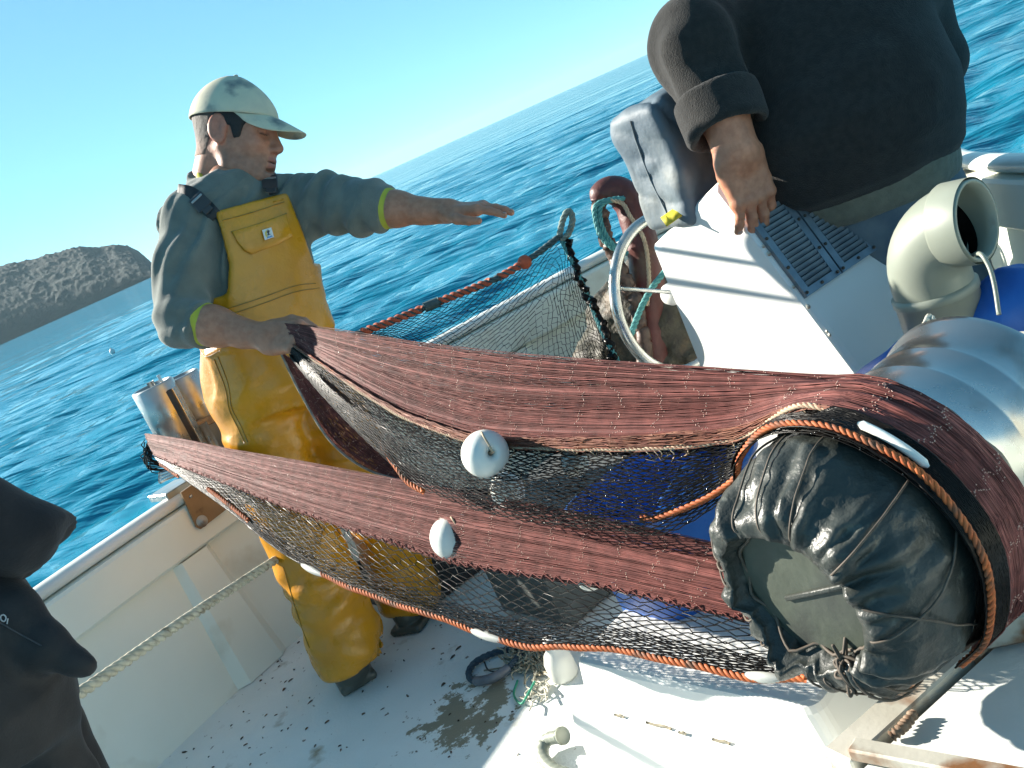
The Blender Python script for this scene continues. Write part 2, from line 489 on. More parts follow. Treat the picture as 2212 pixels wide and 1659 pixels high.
# ---- headland far behind the man
def build_headland():
    D = 1500.0
    px = [(-330, 700), (-200, 640), (-100, 600), (0, 575), (60, 563), (120, 547), (170, 533), (215, 534), (240, 528), (275, 530), (298, 541), (322, 562), (343, 586)]
    ax = [];
    for x, y in px:
        v = ray(x, y); ax.append((atan2(v[0], v[1]), v[2] / hypot(v[0], v[1]) * D + CAMZ - WZ))
    ax = np.array(ax); n, m = 620, 110
    A = np.linspace(ax[0, 0], ax[-1, 0] + .004, n); Hh = np.interp(A, ax[:, 0], ax[:, 1])
    Hh[A > ax[-1, 0]] = 0.4
    v = np.linspace(0, 1, m)
    prof = np.where(v < .5, (v / .5) ** .72, 1 - ((v - .5) / .5) ** 1.6)
    R = D - 220 + 440 * v[None] + 0 * A[:, None]
    X = R * np.sin(A)[:, None]; Y = R * np.cos(A)[:, None]
    # the crest keeps its apparent height whatever the noise
    Z = Hh[:, None] * prof[None]
    P = np.stack([X, Y, Z], -1)
    rough = fbm(P, .012, 5, 4) * 7 * np.clip(prof, 0, 1)[None] * np.clip(1 - prof, .02, 1)[None] ** .5
    tr = np.maximum(noise(P, .11, 9), 0) * 2.0 + np.maximum(noise(P, .25, 5), 0) * 2.0
    Z = Z + rough * np.clip(Hh / 40, 0, 1)[:, None] + tr * (Hh > 2)[:, None] * np.clip(v / .06, 0, 1)[None]
    V, F = grid(np.stack([X, Y, np.maximum(Z, -.5) + WZ], -1))
    m_ = mat('scrub_hillside', (.002, .012, .013), (.007, .021, .018), .05, .95, c3=(.016, .026, .025), s3=.06, k3=(.56, .76), bump=.8, bscale=.3)
    tag(mesh('headland', V, F, m_), 'distant scrub covered headland sloping down to the sea', kind='structure')
build_headland()

# ---- sea haze
hz = bpy.data.materials.new('sea_haze'); hz.use_nodes = True; hn = hz.node_tree; hn.nodes.clear()
pv = hn.nodes.new('ShaderNodeVolumePrincipled'); pv.inputs['Color'].default_value = (.62, .88, 1.0, 1); pv.inputs["Density"].default_value = .00006; pv.inputs['Anisotropy'].default_value = .25
ho = hn.nodes.new('ShaderNodeOutputMaterial'); hn.links.new(pv.outputs[0], ho.inputs['Volume'])
V, F = box((0, 0, 58), (9500, 0, 0), (0, 9500, 0), (0, 0, 60)); tag(mesh('haze', V, F, hz, None, False), 'thin bluish sea haze over the water', kind='stuff')

# ---- a white float far out on the water
b0 = atz(244, 762, WZ); dd = np.linalg.norm(b0 - CAM); rr = dd * 5.5 / FPX
Mw = mat('white_float_plastic', (.75, .76, .74), (.6, .62, .6), 9, .35)
t = empty('mooring_buoy', b0, 'small white buoy floating alone far out on the water at left', 'buoy')
V, F = bmball(b0 + UPZ * rr * .5, rr, 10, (1, 1, 1.15)); mesh('buoy_body', V, F, Mw, t)
V, F = tube([b0 + UPZ * rr * 1.5, b0 + UPZ * rr * 2.1], rr * .25, 6); mesh('top_ring', V, F, Mw, t)

# ================================================================== THE BOAT
GEL = mat('cream_gelcoat', (.84, .87, .77), (.77, .80, .70), 2.2, .38, bump=.0012, bscale=6, c3=(.50, .45, .32), s3=3.4, k3=(.58, .76), rvar=.1)
GELW = mat('white_gelcoat', (.80, .80, .77), (.74, .74, .70), 3, .35, bump=.0008, bscale=9, c3=(.5, .46, .38), s3=3.2, k3=(.7, .85))
def deck_mat():
    m = mat('worn_deck_paint', (.84, .87, .83), (.74, .78, .74), 3.0, .55, bump=.0015, bscale=120, c3=(.33, .30, .22), s3=7, k3=(.64, .74), rvar=.15, detail=8)
    t = m.node_tree; N = t.nodes; L = t.links; b = N['Principled BSDF']
    src = b.inputs['Base Color'].links[0].from_socket
    geo = N.new('ShaderNodeNewGeometry')
    # small scuffs, and one worn-through patch with its own ragged outline
    n1 = N.new('ShaderNodeTexNoise'); n1.inputs['Scale'].default_value = 38; n1.inputs['Detail'].default_value = 6; L.new(geo.outputs['Position'], n1.inputs['Vector'])
    r1 = N.new('ShaderNodeMapRange'); r1.inputs[1].default_value = .67; r1.inputs[2].default_value = .71; L.new(n1.outputs['Fac'], r1.inputs[0])
    x1 = N.new('ShaderNodeMix'); x1.data_type = 'RGBA'; L.new(r1.outputs[0], x1.inputs[0]); L.new(src, x1.inputs[6]); x1.inputs[7].default_value = (.16, .14, .11, 1)
    c = atz(1010, 1545, 0); ds = N.new('ShaderNodeVectorMath'); ds.operation = 'DISTANCE'; ds.inputs[1].default_value = tuple(c); L.new(geo.outputs['Position'], ds.inputs[0])
    n2 = N.new('ShaderNodeTexNoise'); n2.inputs['Scale'].default_value = 16; n2.inputs['Detail'].default_value = 9; n2.inputs['Roughness'].default_value = .7; L.new(geo.outputs['Position'], n2.inputs['Vector'])
    a = N.new('ShaderNodeMath'); a.operation = 'MULTIPLY_ADD'; L.new(n2.outputs['Fac'], a.inputs[0]); a.inputs[1].default_value = -.75; L.new(ds.outputs['Value'], a.inputs[2])
    r2 = N.new('ShaderNodeMapRange'); r2.inputs[1].default_value = -.262; r2.inputs[2].default_value = -.285; L.new(a.outputs[0], r2.inputs[0])
    x2 = N.new('ShaderNodeMix'); x2.data_type = 'RGBA'; L.new(r2.outputs[0], x2.inputs[0]); L.new(x1.outputs[2], x2.inputs[6]); x2.inputs[7].default_value = (.25, .235, .17, 1)
    L.new(x2.outputs[2], b.inputs['Base Color'])
    return m
boat = empty('fishing_boat', (0, 0.5, 0), 'small open white fishing boat with cream bulwarks and worn wet deck', 'boat')
GP = np.array([(-2.25, -2.2, .6), (-2.22, 0.0, .6), (-2.0, 1.5, .6), (-1.78, 2.2, .605), (-1.465, 2.656, .61), (-1.105, 3.09, .61), (-.7, 3.42, .615), (-.235, 3.66, .622), (.2, 3.80, .628), (.60, 3.88, .64), (1.0, 3.86, .645), (1.33, 3.62, .635), (1.58, 3.25, .61), (1.50, 2.85, .62), (1.41, 2.45, .652), (1.36, 2.0, .68), (1.36, 1.5, .69), (1.5, 0, .68), (1.5, -2.2, .68)])
GC = resample(spline(GP, 260), 240)
def gframe(C):
    T = np.gradient(C, axis=0); T[:, 2] = 0; T /= np.linalg.norm(T, axis=1)[:, None]
    N = np.stack([T[:, 1], -T[:, 0], 0 * T[:, 0]], 1)      # inboard
    return T, N
GT, GN = gframe(GC)
def sweep(prof, i0=0, i1=240, close=True):
    """profile [(inboard, z relative; z<-5 means absolute z+10)] swept along the gunwale"""
    C, N = GC[i0:i1], GN[i0:i1]; out = []
    for o, z in prof:
        p = C + N * o
        p[:, 2] = (z + 10) if z < -5 else C[:, 2] + z
        out.append(p)
    return grid(np.stack(out, 1), False, close)
V, F = sweep([(-.02, -.02), (-.05, -.15), (.05, -10.7), (.09, -10.01), (.10, -10 + .0), (.045, -.155), (.045, -.15), (.0, -.03)])
mesh('bulwark', V, F, GEL, boat, smooth=False)
ang = np.linspace(0, 2 * pi, 14, endpoint=False)
V, F = sweep([(.012 + .038 * cos(a), -.018 + .022 * sin(a)) for a in ang])
mesh('gunwale_rail', V, F, mat('rail_gelcoat', (.80, .80, .75), (.7, .7, .64), 5, .3, c3=(.4, .36, .28), s3=5, k3=(.68, .8), bump=.001, bscale=30), boat)
V, F = sweep([(.0, -.04), (.066, -.04), (.072, -.05), (.08, -.165), (.07, -.175), (.0, -.175)])
mesh('inner_stringer', V, F, GEL, boat, smooth=False)
# frames on the inside of the bulwark
def rib_at(p, wd=.075, th=.028):
    k = int(np.argmin(np.linalg.norm(GC[:, :2] - np.asarray(p)[:2], axis=1)))
    C, T, N = GC[k], GT[k], GN[k]; w_, i = T * wd, 1
    q = []
    for z, o, s in ((0.0, .10, 1.15), (C[2] - .18, .045, .8)):
        for du, oo in ((-1.25, 0), (-.8, th), (.8, th), (1.25, 0)):
            v = C + T * wd * du * s + N * (o + oo); v[2] = z + .002; q.append(v)
    F = [[0, 1, 5, 4], [1, 2, 6, 5], [2, 3, 7, 6]]
    return q, F
for x, y in ((560, 1300), (-160, 1700), (1120, 960), (1330, 900)):
    p = atz(x, y, .25); V, F = rib_at(p); mesh('frame_rib', V, F, GEL, boat, smooth=False)
# deck
Dk = GC + GN * .09; Dk[:, 2] = 0
ctr = np.array([-.3, 1.0, 0]); rings = [ctr + (Dk - ctr) * s for s in (1, .75, .5, .25, .001)]
V, F = grid(np.stack(rings, 1), False, False); mesh('deck', V, F, deck_mat(), boat, smooth=False)
# fouled wet corner of the bow behind the wheel and hull outside under the rail
p0 = at(1262, 560, 3.62)

# deck dirt
def build_flecks():
    out = []; q = np.random.default_rng(11)
    spots = [(q.uniform(330, 1150), q.uniform(1340, 1659)) for _ in range(120)] + [(q.uniform(520, 640), q.uniform(1400, 1480)) for _ in range(25)]
    for x, y in spots:
        p = atz(x, y, 0.0); k = int(np.argmin(np.linalg.norm(GC[:, :2] - p[:2], axis=1)))
        if np.dot(p - GC[k], GN[k]) < .13: continue
        l = q.uniform(.002, .006) if q.random() < .8 else q.uniform(.006, .012); a = q.normal(.6, .6); d = np.array([cos(a), sin(a), 0]); e = np.array([-sin(a), cos(a), 0])
        ww = l * q.uniform(.2, .55); n = 6
        th = np.linspace(0, 2 * pi, n, endpoint=False) ; rr = 1 + q.uniform(-.35, .35, n)
        rim = p + (np.cos(th) * rr * l)[:, None] * d + (np.sin(th) * rr * ww)[:, None] * e + UPZ * .001
        top = p + .6 * (rim - p) + UPZ * q.uniform(.002, .004)
        V = np.concatenate([rim, top]); i = np.arange(n); j = (i + 1) % n
        F = [np.stack([i, j, n + j, n + i], 1), np.stack([np.full(n - 2, n), n + np.arange(1, n - 1), n + np.arange(2, n)], 1)]
        out.append((V, F))
    V, F = cat(*out)
    tag(mesh('weed_flecks', V, F, mat('dry_weed', (.05, .04, .03), (.12, .08, .05), 30, .8), None, False), 'dark flecks of weed and rust scattered over the deck', 'debris', kind='stuff')
build_flecks()

# ================================================================== FIXED GEAR
STEEL = mat('stainless_steel', (.62, .63, .60), (.48, .49, .47), 14, .28, metal=.9, rvar=.12)
GALV = mat('galvanised_steel', (.52, .54, .52), (.38, .40, .39), 10, .36, metal=.75, c3=(.20, .15, .10), s3=6, k3=(.62, .78), rvar=.12)
RUSTY = mat('rusty_painted_steel', (.55, .53, .46), (.42, .40, .33), 8, .5, metal=.2, c3=(.22, .10, .04), s3=9, k3=(.52, .62), bump=.001, bscale=60)
BROWNPL = mat('brown_bracket_plate', (.30, .21, .12), (.22, .15, .08), 12, .45, metal=.35, c3=(.12, .08, .05), s3=20)
DARKM = mat('dark_oily_metal', (.05, .045, .04), (.10, .08, .06), 20, .45, metal=.5)
TEAL = mat('teal_rope_fibre', (.05, .22, .22), (.10, .33, .32), 60, .7)
CREAMR = mat('pale_laid_rope_fibre', (.62, .58, .44), (.44, .40, .29), 50, .75, c3=(.22, .19, .13), s3=40)
GREYPVC = mat('grey_pvc', (.27, .295, .245), (.22, .245, .20), 5, .40, c3=(.20, .19, .16), s3=14, k3=(.68, .76))
BLUEC = mat('blue_plastic', (.012, .10, .42), (.02, .14, .52), 6, .4, bump2=.004, b2scale=14)

# ---- console with louvred vent panels and steering wheel
NB = azv(-118); HB = azv(64)
cTR = at(1545, 395, 2.40); cTL = onplane(1405, 533, cTR, NB); cE = onplane(1862, 818, cTR, NB)
cBR = cTR + (cE - cTR) * ((0.02 - cTR[2]) / (cE[2] - cTR[2])); cBL = cTL.copy(); cBL[2] = .02
wdt = 0.1
for _ in range(60):
    wdt += (1715 - proj(cTR + HB * wdt)[0, 0]) / 2000
CW = wdt + .02
console = empty('steering_console', [*(cBL[:2] + cBR[:2]) / 2, 0], 'white helm console with louvred metal vents and a steel steering wheel', 'console')
V, F = prism([cTL, cTR, cBR, cBL][::-1], NB, CW, .018); mesh('console_body', V, F, GELW, console, smooth=False)
NV = nrm(np.cross(cBR - cTR, HB)); NV = NV if NV @ (CAM - cTR) > 0 else -NV
def vp(x, y, o=0.0): return onplane(x, y, cTR + NV * o, NV)
# raised cap at the top of the vent face
V, F = prism([vp(*q, .035) for q in ((1640, 331), (1714, 302), (1752, 345), (1676, 390))], NV, .06, .008); mesh('vent_cap', V, F, GELW, console, smooth=False)
VENT = mat('blue_grey_vent_alloy', (.22, .28, .33), (.15, .19, .23), 18, .45, metal=.55, c3=(.16, .11, .07), s3=16, k3=(.66, .76))
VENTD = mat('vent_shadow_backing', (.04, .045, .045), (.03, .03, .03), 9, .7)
qa, qb, qc, qd = [np.array(q, float) for q in ((1602, 452), (1768, 358), (1897, 537), (1744, 641))]
def q2(u, v): 
    p = (1 - v) * ((1 - u) * qa + u * qb) + v * ((1 - u) * qd + u * qc); return p
def vq(u, v, o): return vp(*q2(u, v), o)
for k, (u0, u1) in enumerate(((0.0, .49), (.51, 1.0))):
    fr = []
    g = .075
    parts = [((u0, 0), (u1, .035)), ((u0, .93), (u1, 1)), ((u0, .035), (u0 + g, .93)), ((u1 - g, .035), (u1, .93))]
    for (a, b), (c, d) in parts:
        fr.append(prism([vq(a, b, .010), vq(c, b, .010), vq(c, d, .010), vq(a, d, .010)], NV, .012))
    # V,F lists are polygons: shift indices by hand
    VV, FF, n = [], [], 0
    for v_, f_ in fr:
        VV.append(v_); FF += [[i + n for i in f] for f in f_]; n += len(v_)
    pan = mesh('vent_panel', np.concatenate(VV), FF, VENT, console, smooth=False)
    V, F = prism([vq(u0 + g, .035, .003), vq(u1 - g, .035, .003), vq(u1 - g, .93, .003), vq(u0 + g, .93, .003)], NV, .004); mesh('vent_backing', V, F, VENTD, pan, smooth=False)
    ns = 17
    for i in range(ns):
        v0 = .05 + .875 * i / ns; v1 = v0 + .875 / ns * .82
        V, F = shell(np.array([[vq(u0 + g, v0, .010), vq(u0 + g, (v0 + v1) / 2, .0075), vq(u0 + g, v1, .0042)], [vq(u1 - g, v0, .010), vq(u1 - g, (v0 + v1) / 2, .0075), vq(u1 - g, v1, .0042)]]), .0012)
        mesh('slat', V, F, VENT, pan, smooth=False)
    for (a, b) in ((u0 + .03, .02), (u1 - .03, .02), (u0 + .03, .35), (u1 - .03, .35), (u0 + .03, .68), (u1 - .03, .68), (u0 + .03, .965), ((u0 + u1) / 2, .965), (u1 - .03, .965)):
        V, F = bmball(vq(a, b, .0125), .0042, 6); mesh('screw', V, F, DARKM, pan)
for k in range(8):      # chips along the edge above the vents
    e_ = cTR + (cE - cTR) * rng.uniform(.12, .95) + NB * .003 + HB * .004; V, F = bmball(e_, .004 * rng.uniform(.6, 1.3), 6, (1, 1.6, 1.3)); mesh('edge_chip', V, F, RUSTY, console)
# wheel
NWH = azv(-34); hub = onplane(1452, 634, cTR + HB * CW * .45, NB)
e1 = np.cross(UPZ, NWH); e1 = nrm(e1); e2 = UPZ
WR = .078 * np.dot(hub - CAM, aF)
th = np.linspace(0, 2 * pi, 97)
wheel_rim = np.array([hub + WR * (cos(a) * e1 + sin(a) * e2) for a in th])
V, F = tube(wheel_rim, .0165, 12, False); wh = mesh('steering_wheel', V, F, STEEL, console)
for a in (radians(148), radians(268), radians(28)):
    d = cos(a) * e1 + sin(a) * e2
    if proj(hub + d * .1)[0, 0] > 5000: continue
    V, F = tube([hub + NWH * -.02, hub + d * WR * .5 - NWH * .014, hub + d * (WR - .008)], .0062, 8); mesh('spoke', V, F, STEEL, wh)
V, F = revolve([(-.05, .001), (-.05, .03), (.0, .036), (.02, .03), (.03, .001)], hub, NWH, e1, 20); mesh('hub', V, F, GELW, wh)
V, F = tube([hub - NWH * .02, hub - NWH * .2], .016, 10); mesh('wheel_shaft', V, F, STEEL, wh)

# ---- canvas cover over an instrument box behind the console
CANV = mat('faded_blue_grey_canvas', (.085, .125, .16), (.14, .175, .19), 5, .62, bump2=.010, b2scale=9, c3=(.27, .27, .23), s3=4, k3=(.56, .75))
cc = at(1478, 333, 2.62)
cov = empty('canvas_cover', [cc[0], cc[1], 0.0], 'blue grey canvas cover pulled over a box behind the white console', 'cover')
cx, cy, cz = azv(64), azv(-26), UPZ
def cov_sdf(p):
    q = np.stack([(p - cc) @ cx, (p - cc) @ cy, (p - cc) @ cz], -1)
    tp = 1 + .55 * np.clip(-(q[..., 2] - .1), -.1, .4)
    q = q.copy(); q[..., 0] = q[..., 0] / tp
    a = np.abs(q) - (np.array([.120, .10, .160]) - .022)
    d = np.linalg.norm(np.maximum(a, 0), axis=-1) + np.minimum(a.max(-1), 0) - .03
    f = -np.abs(np.sin(15 * q[..., 0] + 9 * q[..., 2] + 2.2 * noise(p, 6, 3))) ** .5 * .016 - np.abs(np.sin(11 * q[..., 0] - 13 * q[..., 2] + 2.2 * noise(p, 5, 9))) ** .5 * .010 + .02 + fbm(p, 6, 3, 8) * .012
    return (d + f) * .8
V, F = polygonize(cov_sdf, cc - .33, cc + .33, .008); mesh('cover_cloth', V, F, CANV, cov)
YEL = mat('yellow_cloth', (.62, .55, .03), (.5, .42, .02), 12, .55, bump2=.004, b2scale=20)
yq = [at(1428, 472, 2.55), at(1515, 412, 2.55), at(1512, 440, 2.52), at(1440, 490, 2.52)]
pts = np.array([[yq[0] * (1 - u) + yq[1] * u, yq[3] * (1 - u) + yq[2] * u] for u in np.linspace(0, 1, 10)]); pts[:, 1] += aF * .006 * np.sin(np.linspace(0, 14, 10))[:, None]
V, F = shell(pts, .004); mesh('yellow_lining', V, F, YEL, cov)
V, F = tube([cc + UPZ * -.1, np.array([cc[0] + .05, cc[1] + .12, 0.0])], .025, 8); mesh('post', V, F, STEEL, cov)

# ---- grey PVC elbow vent
pip = None
oN = azv(146); Oc = at(2112, 476, 1.84); PR = .077
K = Oc - oN * .125
pip = empty('vent_pipe', [K[0], K[1], 0], 'grey plastic pipe elbow with a dark open mouth beside the hauler', 'pipe')
arc = [K - UPZ * .1 + (oN * .1) * 0]
cen = K + oN * .1 - UPZ * .1
arc = [cen + .1 * (-cos(a) * oN + sin(a) * UPZ) for a in np.linspace(0, pi / 2, 16)]
elbow = np.array([K - UPZ * .14] + arc + [Oc])
T, N, B = frames(elbow); a = np.linspace(0, 2 * pi, 40, endpoint=False)
def ringpipe(P, r, rin):
    T, N, B = frames(P); r = np.broadcast_to(r, (len(P),))
    out = P[:, None] + r[:, None, None] * (np.cos(a)[None, :, None] * N[:, None] + np.sin(a)[None, :, None] * B[:, None])
    Pi = P[::-1]; Ni = N[::-1]; Bi = B[::-1]; 
    inn = Pi[:, None] + rin * (np.cos(a)[None, :, None] * Ni[:, None] + np.sin(a)[None, :, None] * Bi[:, None])
    return grid(np.concatenate([out, inn]), False, True)
V, F = ringpipe(elbow, PR, PR - .006); mesh('elbow', V, F, GREYPVC, pip)
V, F = tube(ringp := np.array([Oc - oN * .062, Oc - oN * .056, Oc - oN * .002]), [PR + .001, PR + .0045, PR + .0045], 40, False); mesh('socket_ring', V, F, GREYPVC, pip)
V, F = tube(np.array([K - UPZ * .118, K - UPZ * .122, K - UPZ * .136, K - UPZ * .14]), [PR, PR + .006, PR + .006, PR], 40, False); mesh('socket_ring', V, F, GREYPVC, pip)
V, F = tube(np.array([K - UPZ * .13, K - UPZ * .25, K - UPZ * .253, K - UPZ * .268, K - UPZ * .27]), [PR + .003, PR + .003, PR + .006, PR + .006, PR + .003], 40); mesh('sleeve', V, F, GREYPVC, pip)
V, F = tube(np.array([K - UPZ * .268, [K[0], K[1], .02]]), PR - .012, 32); mesh('riser', V, F, GELW, pip)
V, F = tube(elbow[:-4], PR - .0075, 32, False); mesh('shade_liner', V, F, mat('pipe_inside_shade', (.004, .0035, .003), (.010, .009, .008), 30, .85, spec=.1), pip)  # near-black inner tube, the shade inside the mouth put into its colour
wc = spline([Oc - oN * .04 - UPZ * .07, at(2117, 548, 1.79), at(2136, 575, 1.77), at(2148, 615, 1.76), at(2158, 680, 1.75)], 30)
V, F = tube(wc, .0042, 8); mesh('cable', V, F, GREYPVC, pip)
CRD = mat('white_cord', (.62, .60, .5), (.5, .47, .38), 40, .8)
a2 = np.linspace(0, 4 * pi, 60); kn = K - UPZ * .278
V, F = rope(np.stack([kn + (PR - .006) * (cos(q) * np.array([1, 0, 0]) + sin(q) * np.array([0, 1, 0])) - UPZ * .006 * q / pi for q in a2]), .005); mesh('tie_cord', V, F, CRD, pip)
for pts in ([at(2006, 683, 1.72), at(1998, 700, 1.70), at(1985, 712, 1.70), at(1974, 722, 1.70)], [at(2010, 683, 1.72), at(2020, 698, 1.70), at(2012, 712, 1.71)]):
    V, F = rope(spline(pts, 20), .005); mesh('cord_end', V, F, CRD, pip)

# ---- net hauler: rubber roller, alloy barrel, end plate
DA = azv(60); DL = np.array([-cos(radians(60)), sin(radians(60)), 0]); DE = at(1718, 1296, 1.28)
def DR(s, r, t):
    t = np.asarray(t, float); return DE + np.multiply.outer(np.ones_like(t) * s, DA) + np.multiply.outer(r * np.cos(t), DL) + np.multiply.outer(r * np.sin(t), UPZ)
hauler = empty('net_hauler', [*(DE + DA * .3)[:2], .31], 'net hauler drum wrapped in black lashed rubber with a dull alloy barrel', 'hauler')
RUB = mat('wet_black_rubber', (.030, .034, .030), (.046, .052, .046), 14, .40, spec=.45, bump=.0014, bscale=160, c3=(.12, .13, .11), s3=30, k3=(.64, .74), rvar=.12, detail=9)
q = np.random.default_rng(5)
folds = [(q.uniform(0, 2 * pi), q.uniform(.05, .13), q.uniform(.6, 1.5)) for _ in range(30)]
def fold(A, r, sd=0):
    w_ = np.zeros_like(A)
    for k, (c, wd, am) in enumerate(folds):
        d = (A - c - .25 * np.sin(9 * r + k) + pi) % (2 * pi) - pi
        w_ = w_ + am * np.exp(-(d / wd) ** 2) - .8 * am * np.exp(-((d - wd * 1.5) / (wd * .6)) ** 2)
    return w_
def rub_wob(s, r, A):
    f = np.clip((.185 - r) / .09, 0, 1) * np.clip((.16 - s) / .1, 0, 1)
    P = np.stack([np.cos(A) * r, np.sin(A) * r, s], -1)
    fo = np.clip(fold(A, r), -1.6, 2.2) * (.55 + .8 * noise(np.stack([np.cos(A) * 2.2, np.sin(A) * 2.2, r * 16], -1), 1, 21))
    n2 = fbm(P, 14, 3, 2) + .8 * fbm(np.stack([A * .25, r * 1.5, s], -1), 22, 3, 6) * (s < .1)
    s2 = s - fo * .011 * (f ** .7) - n2 * .006 * (.3 + f)
    r2 = r + fo * .0085 * np.clip(f + .14, 0, .7) + n2 * .006 + .012 * np.sin(A * 2 + 1) * np.clip(f - .6, 0, 1)
    return s2, r2
prof = [(.045, .088), (.03, .086), (.012, .090), (-.004, .098), (-.012, .112), (-.010, .126), (-.002, .142), (.012, .158), (.028, .171), (.048, .181), (.07, .187), (.095, .190), (.12, .189), (.15, .185), (.17, .183)]
prof = resample(np.array([(a, b * (.91 if b > .1 else 1.06), 0) for a, b in prof]), 46)[:, :2]
V, F = revolve(prof, DE, DA, DL, 260, wob=rub_wob); roll = mesh('rubber_roller', V, F, RUB, hauler)
V, F = revolve([(.014, .0005), (.014, .06), (.016, .108)], DE, DA, DL, 40)
mesh('end_plate', V, F, mat('algae_stained_plate', (.048, .058, .042), (.085, .098, .074), 11, .6, c3=(.035, .04, .035), s3=7, k3=(.5, .68), bump=.001, bscale=70), hauler)
V, F = boxa(DE + DA * .012 + DL * .03 - UPZ * .012, DE + DA * .012 - DL * .085 + UPZ * .03, .007, .006, .002, up=DA); mesh('plate_slot_bar', V, F, RUB, hauler)
# lashings from the gathered edge back over the rubber
LASH = mat('brown_lashing_twine', (.07, .055, .04), (.13, .10, .075), 60, .7)
def rub_pt(t, i):      # a point just proud of the rubber surface
    s, r = prof[i]; s, r = rub_wob(np.array([[s]]), np.array([[r]]), np.array([[t]]))
    return DR(float(s[0, 0]), float(r[0, 0]), t)
cdir = lambda p: nrm(CAM - p)
for k in range(15):
    t0 = 2 * pi * k / 15 + q.normal(0, .22); dt = q.normal(0, .42); pts = []
    for u in np.linspace(0, 1, 16):
        i = int(7 + u * 34); t_ = t0 + dt * u ** 1.3; p = rub_pt(t_, i); c = DR(prof[i][0] + .05, 0, t_)
        pts.append(p + nrm(p - c) * .0035)
    pts = np.array(pts); pts[1:-1] = (pts[:-2] + pts[1:-1] * 1 + pts[2:]) / 3 + np.array([nrm(p - DR(.09, 0, 0)) * .0022 for p in pts[1:-1]])
    V, F = tube(spline(pts, 30), .0017, 5); mesh('lashing', V, F, LASH, roll)
pts = np.array([rub_pt(t_, 5) + (CAM - DE) * .003 for t_ in np.linspace(0, 2 * pi, 70)]); pts = np.array([pts[(i - 1) % 69] + pts[i % 69] + pts[(i + 1) % 69] for i in range(70)]) / 3
V, F = tube(pts + nrm(CAM - DE) * .003, .0024, 6, False); mesh('lashing', V, F, LASH, roll)
kc = rub_pt(radians(246), 8) + nrm(CAM - DE) * .008
for k in range(9):
    t_ = np.linspace(0, 1, 24)[:, None]; A, B, C2 = [nrm(q.normal(size=3)) for _ in range(3)]
    P = kc + A * .016 * np.sin(2 * pi * t_) + B * .018 * np.sin(pi * t_ * q.uniform(1, 3)) - UPZ * .03 * (t_ - .2) * (k % 3) + C2 * .006 * t_
    V, F = tube(P, .0021, 5); mesh('knot_loop', V, F, LASH, roll)
ALU = mat('dull_turned_alloy', (.56, .57, .55), (.42, .43, .42), 5, .24, metal=.92, c3=(.26, .22, .18), s3=7, k3=(.56, .72), rvar=.1)
prof2 = [(.20, .02), (.20, .165), (.262, .158), (.266, .1592), (.270, .1592), (.274, .158), (.325, .1565), (.329, .1578), (.333, .1578), (.337, .1562), (.385, .155), (.389, .1565), (.394, .1565), (.398, .155), (.445, .156), (.462, .164), (.474, .166), (.480, .162), (.480, .02)]
V, F = revolve(prof2, DE + UPZ * .012, DA, DL, 96); mesh('alloy_barrel', V, F, ALU, hauler)
V, F = revolve([(.23, .16), (.222, .196), (.232, .201), (.243, .197), (.25, .16)], DE, DA, DL, 110, wob=lambda s, r, A: (s + .002 * np.sin(A * 17), r - .004 + .002 * np.sin(A * 11 + s * 90))); mesh('black_collar', V, F, RUB, hauler)
V, F = tube([DE + DA * .48, DE + DA * .75], .05, 20); mesh('drive_shaft', V, F, DARKM, hauler)
b1 = DE + DA * .62; V, F = boxa([b1[0], b1[1], .31], [b1[0], b1[1], DE[2] + .06], .16, .12, .01, up=DA); mesh('bearing_post', V, F, RUSTY, hauler, smooth=False)
# red marks on the barrel are scuffs of paint
# ---- the white hatch the hauler stands on, with its steel edge beam
SZ = .30
beamA = atz(1848, 1626, SZ); beamB = atz(2150, 1352, SZ); bd = nrm(beamB - beamA); bn = np.cross(UPZ, bd)
if bn @ (atz(2150, 1560, SZ) - beamA) < 0: bn = -bn
hatch = empty('white_hatch', [*(beamA + bn * .4)[:2], 0], 'white painted hatch with a rusty steel edge beam under the hauler', 'hatch')
HM = mat('hatch_white_paint', (.74, .76, .73), (.62, .64, .60), 4, .45, c3=(.30, .24, .17), s3=8, k3=(.66, .76), bump=.001, bscale=60)
o0 = beamA - bd * .35
V, F = box(o0 + bd * .85 + bn * .48 + UPZ * (-.15), bd * .85, bn * .465, UPZ * (.148), .012); mesh('hatch_top', V, F, HM, hatch, smooth=False)
V, F = boxa(beamA - bd * .02 + bn * -.014 - UPZ * .02, beamB + bd * .45 + bn * -.014 - UPZ * .02, .05, .052, .003); mesh('edge_beam', V, F, RUSTY, hatch, smooth=False)
V, F = boxa(atz(1842, 1617, SZ + .012), atz(2230, 1690, SZ + .012), .028, .02, .003); mesh('cross_angle', V, F, RUSTY, hatch, smooth=False)
V, F = boxa(atz(2105, 1355, SZ + .03), atz(2330, 1310, SZ + .03), .055, .05, .006); mesh('foot_bar', V, F, RUSTY, hatch, smooth=False)
V, F = boxa(atz(2125, 1318, SZ + .06), atz(2330, 1282, SZ + .06), .012, .012, .002); mesh('foot_bar', V, F, GALV, hatch, smooth=False)
wl = spline([atz(1925, 1592, SZ + .008), atz(1942, 1578, SZ + .012), atz(1958, 1562, SZ + .01), atz(1975, 1540, SZ + .01)], 24)
V, F = tube(wl, .007 + .002 * np.sin(np.arange(24) * 1.9), 8); mesh('weld_bead', V, F, mat('rust_weld', (.16, .09, .05), (.26, .19, .13), 60, .7, bump=.001, bscale=200), hatch)
V, F = box(atz(2112, 1405, SZ + .0), bd * .012, bn * .01, UPZ * .022, .003); mesh('drain_plug', V, F, RUSTY, hatch)

